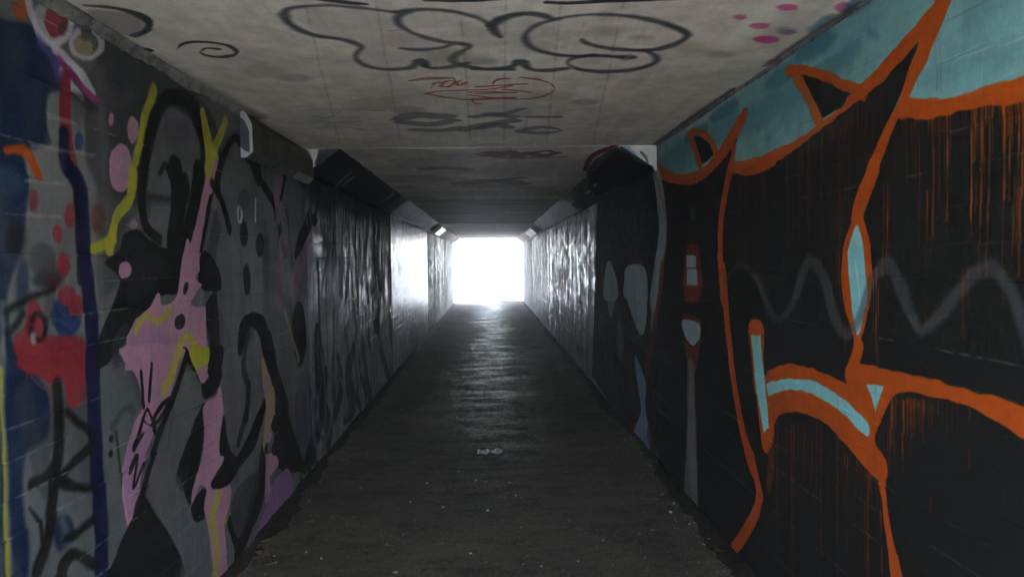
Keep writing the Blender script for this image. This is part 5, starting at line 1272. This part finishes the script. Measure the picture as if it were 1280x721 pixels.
# ------------------------------------------------------------------ corner light fittings
m_house = wall_paint('painted_housing', None, (74, 72, 28), (24, 25, 24), .35, .55, grime=.2)
m_rimdark = plain('stained_steel', (64, 62, 58), .45, .4, 20)
m_white = plain('white_enamel', (156, 154, 148), .45, .12, 24)
m_steel = plain('dull_steel', (150, 150, 148), .35, .2, 30, .2, .003, metal=.6)
m_diff = plain('opal_plastic', (224, 224, 220), .3, .06, 10, .1, .002)
def corner_light(y0, y1, side, label, mat, drop=.27, wd=.085, diffuser=False, glow=0., hx=0., dull=False):
    xs = (XL if side < 0 else XR); s = 1 if side < 0 else -1
    t = thing('corner_light', label, 'light fitting', (xs, y0, HC - drop), 'light fittings in the ceiling corners')
    P = lambda k: [(xs + s*(hx + a), HC - b) for a, b in k]
    if not diffuser:
        bm = bmesh.new(); prism(bm, P(((.003, .010), (.030, .020), (wd, .085), (wd, drop - .03), (wd - .03, drop), (.003, drop))), y0 + .016, y1 - .016); mesh_obj('housing', bm, mat, t)
        for a, b, q in ((y0, y0 + .014, m_white), (y1 - .014, y1, m_steel)):
            bm = bmesh.new(); fl = .005 if a == y0 else 0.; prism(bm, P(((.003, .002), (.034, .012), (wd + fl, .080), (wd + fl, drop - .025), (wd - .03, drop + fl), (.003, drop + fl))), a, b, ends=(0, 0)); e = mesh_obj('end_cap', bm, q, t)
            if a == y0:   # the painted-over centre of the cap that faces the near mouth
                bm = bmesh.new(); prism(bm, P(((.004, .035), (.030, .060), (wd - .010, .115), (wd - .010, drop - .02), (.030, drop - .028), (.004, drop - .05))), a - .003, a - .0005); mesh_obj('painted_plate', bm, plain('dark_paint', (46, 48, 58), .5), e)
        n = 3
        for i in range(n):
            a = y0 + .02 + (y1 - y0 - .04) * i / n + .01; b = y0 + .02 + (y1 - y0 - .04) * (i + 1) / n - .01
            bm = bmesh.new(); prism(bm, P(((wd - .038, drop + .002), (wd + .003, drop - .032), (wd + .007, drop - .036), (wd + .006, drop - .024), (wd - .034, drop + .010))), a, b); mesh_obj('rim', bm, m_steel if i == n - 1 else m_rimdark, t)
    else:
        bm = bmesh.new(); prism(bm, P(((.06, .155), (HW - .03, .02), (HW + .01, .05), (.10, .185))), y0, y1); mesh_obj('housing', bm, mat, t)
        bm = bmesh.new(); prism(bm, P(((.095, .188), (HW + .012, .053), (HW + .025, .085), (.125, .205))), y0 + .03, y1 - .03)
        if glow:
            k = NT('lit_diffuser'); k.b.inputs['Emission Color'].default_value = (1, .98, .94, 1); k.b.inputs['Emission Strength'].default_value = glow; md = k.out((.8, .8, .78, 1), .4)
        else: md = plain('grimy_diffuser', (120, 120, 116), .5, .5, 12) if dull else m_diff
        mesh_obj('diffuser', bm, md, t)
        for a in (y0 - .02, y1 + .002):
            bm = bmesh.new(); prism(bm, P(((.055, .160), (HW - .035, .012), (HW + .03, .085), (.128, .212))), a, a + .018); mesh_obj('end_cap', bm, m_steel, t)
corner_light(4.22, 5.68, -1, 'dark painted corner box with a white end plate above pink graffiti', m_house, drop=.25, wd=.062)
corner_light(17.2, 18.7, -1, 'bright white lamp in the ceiling corner near the far exit', m_steel, diffuser=True, glow=.05)
corner_light(18.0, 21.0, 1, 'dull pale lamp in the ceiling corner above the white wall', m_steel, diffuser=True, dull=True)

# ------------------------------------------------------------------ floor, outdoors
def asphalt():
    k = NT('wet_asphalt')
    c = k.mix(k.ramp(k.noise(.9, 7, .7), .3, .7), srgb((60, 56, 46)), srgb((98, 91, 76)))
    c = k.mix(k.ramp(k.noise(2.6, 8, .8, (1, 1.6, 1)), .50, .62, 0, .7), c, srgb((30, 27, 22)))     # damp earth trodden in
    c = k.mix(k.ramp(k.noise(13, 6, .8), .54, .64, 0, .6), c, srgb((22, 21, 18)))
    c = k.mix(k.ramp(k.noise(48, 4, .7), .58, .66, 0, .55), c, srgb((98, 96, 88)))                   # stone in the asphalt
    c = k.mix(k.ramp(k.noise(110, 3, .6), .60, .68, 0, .6), c, srgb((126, 124, 114)))
    sx = k.n('ShaderNodeSeparateXYZ'); k.l(k.pos, sx.inputs[0])
    mid = k.ramp(k.math('ABSOLUTE', sx.outputs['X'], 0), .16, .85, 1, 0)                             # the trodden wet middle
    far = k.ramp(sx.outputs['Y'], 4.0, 9, .45, 1)
    brk = k.math('ADD', k.math('MULTIPLY', k.noise(24, 5, .8), .5), k.math('MULTIPLY', k.noise(2.4, 6, .75, (.4, 1.6, 1)), .5))
    wet = k.math('MULTIPLY', k.math('MULTIPLY', mid, far), k.ramp(brk, .475, .545))
    h = k.math('ADD', k.math('MULTIPLY', k.noise(75, 5, .8), .8), k.math('MULTIPLY', k.noise(22, 6, .8), .3))
    k.bump(h, 1.0, .010)
    k.l(k.ramp(wet, 0, 1, .10, .32), k.b.inputs['Specular IOR Level'])
    return k.out(c, k.ramp(wet, 0, 1, .92, .42))
def grid_sheet(name, x0, x1, y0, y1, nx, ny, zf, mat, kind='structure'):
    bm = bmesh.new(); V = [[bm.verts.new((x0 + (x1-x0)*i/nx, y0 + (y1-y0)*j/ny, zf(x0 + (x1-x0)*i/nx, y0 + (y1-y0)*j/ny))) for i in range(nx+1)] for j in range(ny+1)]
    for j in range(ny):
        for i in range(nx): bm.faces.new((V[j][i], V[j][i+1], V[j+1][i+1], V[j+1][i]))
    return tag(mesh_obj(name, bm, mat, None, True), kind=kind)
def zpath(x, y):
    e = min(x - XL, XR - x)
    return .006 + .004 * math.sin(x * 2.1 + y * .9) * math.sin(y * .37) + .0025 * math.sin(x * 9 + y * 5) + .012 * max(0, .16 - e) / .16
m_asph = asphalt()
grid_sheet('path', XL - .005, XR + .005, Y0 - 25, Y1 + 60, 40, 900, zpath, m_asph)
m_grass = plain('grass', (176, 178, 152), .9, .4, 3, .8, .05)
def zground(x, y):
    if Y0 - 20 < y < Y1 + 55 and abs(x) < 2.5: return -.06
    return -.03 + .10 * math.sin(x * .05) * math.sin(y * .04)
m_fore = plain('pale_paving', (168, 170, 172), .8, .2, 4, .5, .01)
grid_sheet('bounce_forecourt', -7, 7, Y0 - 16, Y0 - .01, 14, 16, lambda x, y: .022 + .004 * math.sin(x * 3 + y), m_fore)  # unseen pale paving added behind the camera to bounce light onto the ceiling
grid_sheet('terrace', -5, 5, Y1 + .3, Y1 + 40, 10, 40, lambda x, y: .022 + .004 * math.sin(x * 3 + y), m_fore)
g = grid_sheet('ground', -600, 600, -600, 700, 2, 2, lambda x, y: -.06, m_grass)
# earth the tunnel runs through: solid banks beside and over it
m_bank = plain('bank_grass', (88, 108, 56), .9, .45, 2, .8, .08)
def bank(x0, x1, z0, z1):
    bm = bmesh.new(); box(bm, x0, x1, Y0 + .35, Y1 - .35, z0, z1)
    for v in bm.verts:
        if v.co.z > z0 + .1: v.co.y += 1.6 if v.co.y < 5 else -1.6
    tag(mesh_obj('embankment', bm, m_bank), kind='structure')
bank(-26, XL - .262, -.2, 3.6); bank(XR + .262, 26, -.2, 3.6); bank(XL - .26, XR + .26, HC + .342, 3.62)
# splayed wing walls and parapets at both mouths
m_conc = plain('weathered_concrete', (168, 164, 154), .8, .3, 5, .5, .01)
def wing(side, y, d, far):
    xs = XL if side < 0 else XR; s = -1 if side < 0 else 1
    bm = bmesh.new(); L = 4.5
    a = (xs, y); b = (xs + s*2.2, y + d*L); t = .24
    pts = [(a[0], a[1], 0), (b[0], b[1], 0)]
    lo = [(a[0], a[1]), (b[0], b[1]), (b[0] + s*t, b[1]), (a[0] + s*t, a[1])]
    v0 = [bm.verts.new((p[0], p[1], -.1)) for p in lo]; hts = (2.9, .7, .7, 2.9)
    v1 = [bm.verts.new((p[0], p[1], h)) for p, h in zip(lo, hts)]
    for i in range(4): bm.faces.new((v0[i], v0[(i+1) % 4], v1[(i+1) % 4], v1[i]))
    bm.faces.new(v1); bm.faces.new(v0[::-1])
    w = mesh_obj('wing_wall', bm, m_conc)
    tag(w, ('pale splayed concrete wall outside the far exit, on the %s of the path' if far else 'splayed concrete wall outside the near mouth, on the %s of the path') % ('left' if side < 0 else 'right'), 'wall')
for side in (-1, 1): wing(side, Y1 + .004, 1, True); wing(side, Y0 - .004, -1, False)
for y, l in ((Y1 - .34, 'concrete parapet over the bright far exit of the tunnel'), (Y0, 'concrete parapet over the near mouth of the tunnel')):
    bm = bmesh.new(); box(bm, XL - 1.2, XR + 1.2, y + .02, y + .32, HC + .345, HC + 1.3); tag(mesh_obj('parapet', bm, m_conc), l, 'wall')

# ------------------------------------------------------------------ bits lying on the path
m_chip = [plain('stone_chip', c, .7, .3, 60) for c in ((176, 170, 156), (140, 134, 122), (110, 104, 92))]
m_dark = plain('dark_grit', (52, 49, 42), .85, .4, 60)
m_leaf = [plain('dead_leaf', c, .75, .4, 70) for c in ((112, 74, 40), (90, 66, 42), (128, 104, 60))]
def stone_bm(r, s):
    bm = bmesh.new(); bmesh.ops.create_icosphere(bm, subdivisions=1, radius=s)
    for v in bm.verts: v.co = Vector((v.co.x * r.uniform(.7, 1.25), v.co.y * r.uniform(.6, 1.0), v.co.z * r.uniform(.35, .7)))
    return bm
def leaf_bm(r, s):
    bm = bmesh.new(); N = 6; rows = []
    for i in range(N + 1):
        t = i / N; w = s * .42 * math.sin(math.pi * min(1, t * .94 + .04)) ** .8 * (1 + r.uniform(-.25, .25)); y = s * (t - .5) * 2
        rows.append([bm.verts.new((-w, y, s * (.25 * t * t + r.uniform(.02, .14)))), bm.verts.new((0, y, s * (.02 + .12 * math.sin(t * 4)))), bm.verts.new((w, y, s * r.uniform(.05, .28)))])
    for a, b in zip(rows[:-1], rows[1:]):
        bm.faces.new((a[0], a[1], b[1], b[0])); bm.faces.new((a[1], a[2], b[2], b[1]))
    res = bmesh.ops.extrude_face_region(bm, geom=list(bm.faces))
    for e in res['geom']:
        if isinstance(e, bmesh.types.BMVert): e.co.z += s * .03
    return bm
# spots (x, y) on the path in metres
SPOTS = [(-0.255,5.616),(-0.121,5.378),(0.114,5.301),(0.149,5.006),(-0.317,4.795),(-0.035,4.727),(-0.909,5.25),(-1.196,4.957),(-1.005,4.087),(-1.162,4.042),(-0.904,3.992),(1.073,4.585),(1.13,4.056),(1.177,4.112),(-0.535,4.907),(0.238,3.822),(-0.126,4.016),(-0.955,8.025),(-0.494,3.781),(-0.462,5.347)]
LEAVES = [(-1.23,4.057,.045),(1.195,3.93,.04),(-1.267,4.244,.03),(0.158,4.134,.035),(-1.20,6.381,.03),(1.10,4.92,.03),(-1.10,4.55,.03),(0.92,4.3,.03),(1.16,5.6,.03),(-1.22,5.4,.03)] + [(random.Random(k).choice((XL + .06, XR - .06)) * random.Random(k + 50).uniform(.86, 1), 3.7 + .23 * k, .02 + .012 * random.Random(k + 9).random()) for k in range(16)]
r = random.Random(99)
for i, (x, y) in enumerate(SPOTS):
    o = mesh_obj('stone_chip', stone_bm(r, r.uniform(.008, .014)), m_chip[0 if i % 3 else 1]); o.location = (x, y, zpath(x, y) + .004); o.rotation_euler = (0, 0, r.uniform(0, 6))
    side = 'on the path, nearer the left graffiti wall' if x < -.3 else 'on the path, nearer the right black wall' if x > .3 else 'along the middle of the path'
    tag(o, 'tiny pale stone chip ' + side, 'stone', 'pale stone chips ' + side)
for i, (x, y, s) in enumerate(LEAVES):
    o = mesh_obj('dead_leaf', leaf_bm(r, s), m_leaf[i % 3]); o.location = (x, y, zpath(x, y) + .003); o.rotation_euler = (0, 0, r.uniform(0, 6))
    side = 'at the foot of the left graffiti wall' if x < -.5 else 'at the foot of the right black wall' if x > .5 else 'in the middle of the dark path'
    tag(o, 'curled brown dead leaf lying ' + side, 'leaf', 'dead leaves ' + side)
# the shiny scrap in the middle
bm = bmesh.new(); N = 9; V = []
for j in range(5):
    V.append([bm.verts.new(((i / (N-1) - .5) * .20 + r.uniform(-.006, .006), (j / 4 - .5) * .11 + r.uniform(-.008, .008), .006 + r.uniform(0, .022))) for i in range(N)])
for j in range(4):
    for i in range(N - 1): bm.faces.new((V[j][i], V[j][i+1], V[j+1][i+1], V[j+1][i]))
res = bmesh.ops.extrude_face_region(bm, geom=list(bm.faces))
for e in res['geom']:
    if isinstance(e, bmesh.types.BMVert): e.co.z += .0015
k = NT('shiny_plastic'); k.b.inputs['Specular IOR Level'].default_value = .8
w = mesh_obj('plastic_wrapper', bm, k.out(k.mix(k.ramp(k.noise(40, 3), .4, .6), (.12, .12, .13, 1), (.5, .5, .52, 1)), .12)); w.location = (-.025, 6.137, zpath(-.025, 6.137)); w.rotation_euler = (0, 0, .1)
tag(w, 'shiny crumpled scrap of plastic in the middle of the path', 'litter')
# grit washed up against the walls and strewn over the path
bm = bmesh.new()
for i in range(9000):
    y = 2.6 + 22 * r.random() ** 1.9
    if r.random() < .5: e = abs(r.gauss(0, .10)); x = XL + .012 + e if r.random() < .5 else XR - .012 - e
    else: x = r.uniform(XL + .1, XR - .1)
    x = min(max(x, XL + .012), XR - .012)
    s = r.uniform(.0016, .0046) * (1.7 if r.random() < .06 else 1) * (1 + y * .05); z = zpath(x, y); a = r.random() * 6.28
    q = [Vector((math.cos(a + t) * s * r.uniform(.6, 1.3), math.sin(a + t) * s * r.uniform(.6, 1.3), 0)) for t in (0, 1.57, 3.14, 4.71)]
    b = [bm.verts.new((x + v.x, y + v.y, z - .001)) for v in q]; tp = bm.verts.new((x + r.uniform(-.3, .3) * s, y + r.uniform(-.3, .3) * s, z + s * r.uniform(.6, 1.1)))
    mi = r.choice((0, 1, 2, 2, 3, 3, 3, 3))
    for t in range(4): bm.faces.new((b[t], b[(t+1) % 4], tp)).material_index = mi
tag(mesh_obj('grit', bm, m_chip + [m_dark]), kind='stuff')

# earth and rubbish packed into the angle between wall and path
m_earth = plain('packed_earth', (56, 50, 40), .95, .5, 26, 1.0, .012, c2=(26, 24, 20), spec=.1)
for side in (-1, 1):
    xs = XL if side < 0 else XR; s = -side
    bm = bmesh.new(); prev = None; N = 520; wv = 0.; hv = 0.
    for i in range(N + 1):
        y = Y0 + .02 + (Y1 - Y0 - .04) * (i / N) ** 1.5
        wv = .75 * wv + .25 * r.uniform(-1, 1); hv = .7 * hv + .3 * r.uniform(-1, 1)
        w = max(.02, .085 + .10 * wv + .03 * math.sin(y * 1.7)); hh = max(.004, .018 + .022 * hv)
        cur = [bm.verts.new((xs - s * .004, y, .001 + hh + .01)), bm.verts.new((xs + s * w * .25, y, zpath(xs + s * w * .25, y) + hh * r.uniform(.7, 1.1))), bm.verts.new((xs + s * w * .6, y, zpath(xs + s * w * .6, y) + hh * r.uniform(.25, .7))), bm.verts.new((xs + s * w, y, zpath(xs + s * w, y) - .003))]
        if prev:
            for k in range(3): bm.faces.new((prev[k], prev[k+1], cur[k+1], cur[k]))
        prev = cur
    tag(mesh_obj('packed_earth', bm, m_earth, None, True), kind='stuff')

# tarred joint across the path under the joint of the tunnel
bm = bmesh.new(); prev = None
for i in range(41):
    x = XL + .12 + (XR - XL - .24) * i / 40; yy = YJ - .02 + r.uniform(-.006, .006)
    cur = [bm.verts.new((x, yy - r.uniform(.008, .014), zpath(x, yy) + .001)), bm.verts.new((x, yy, zpath(x, yy) + .006)), bm.verts.new((x, yy + r.uniform(.008, .014), zpath(x, yy) + .001))]
    if prev:
        for k in range(2): bm.faces.new((prev[k], prev[k+1], cur[k+1], cur[k]))
    prev = cur
tag(mesh_obj('path_joint', bm, plain('tar', (50, 48, 43), .8, .3, 40), None, True), kind='structure')

# thin haze volume added to spread a glow around the bright exit
k = NT('glow_haze'); k.t.nodes.remove(k.b)
vol = k.n('ShaderNodeVolumePrincipled'); vol.inputs['Density'].default_value = HAZE; vol.inputs['Color'].default_value = (.93, .95, .97, 1); vol.inputs['Anisotropy'].default_value = .6
k.l(vol.outputs[0], k.t.nodes['Material Output'].inputs['Volume'])
bm = bmesh.new(); box(bm, -610, 610, -610, 710, -1.1, 4.4); tag(mesh_obj('haze', bm, k.m), kind='stuff')
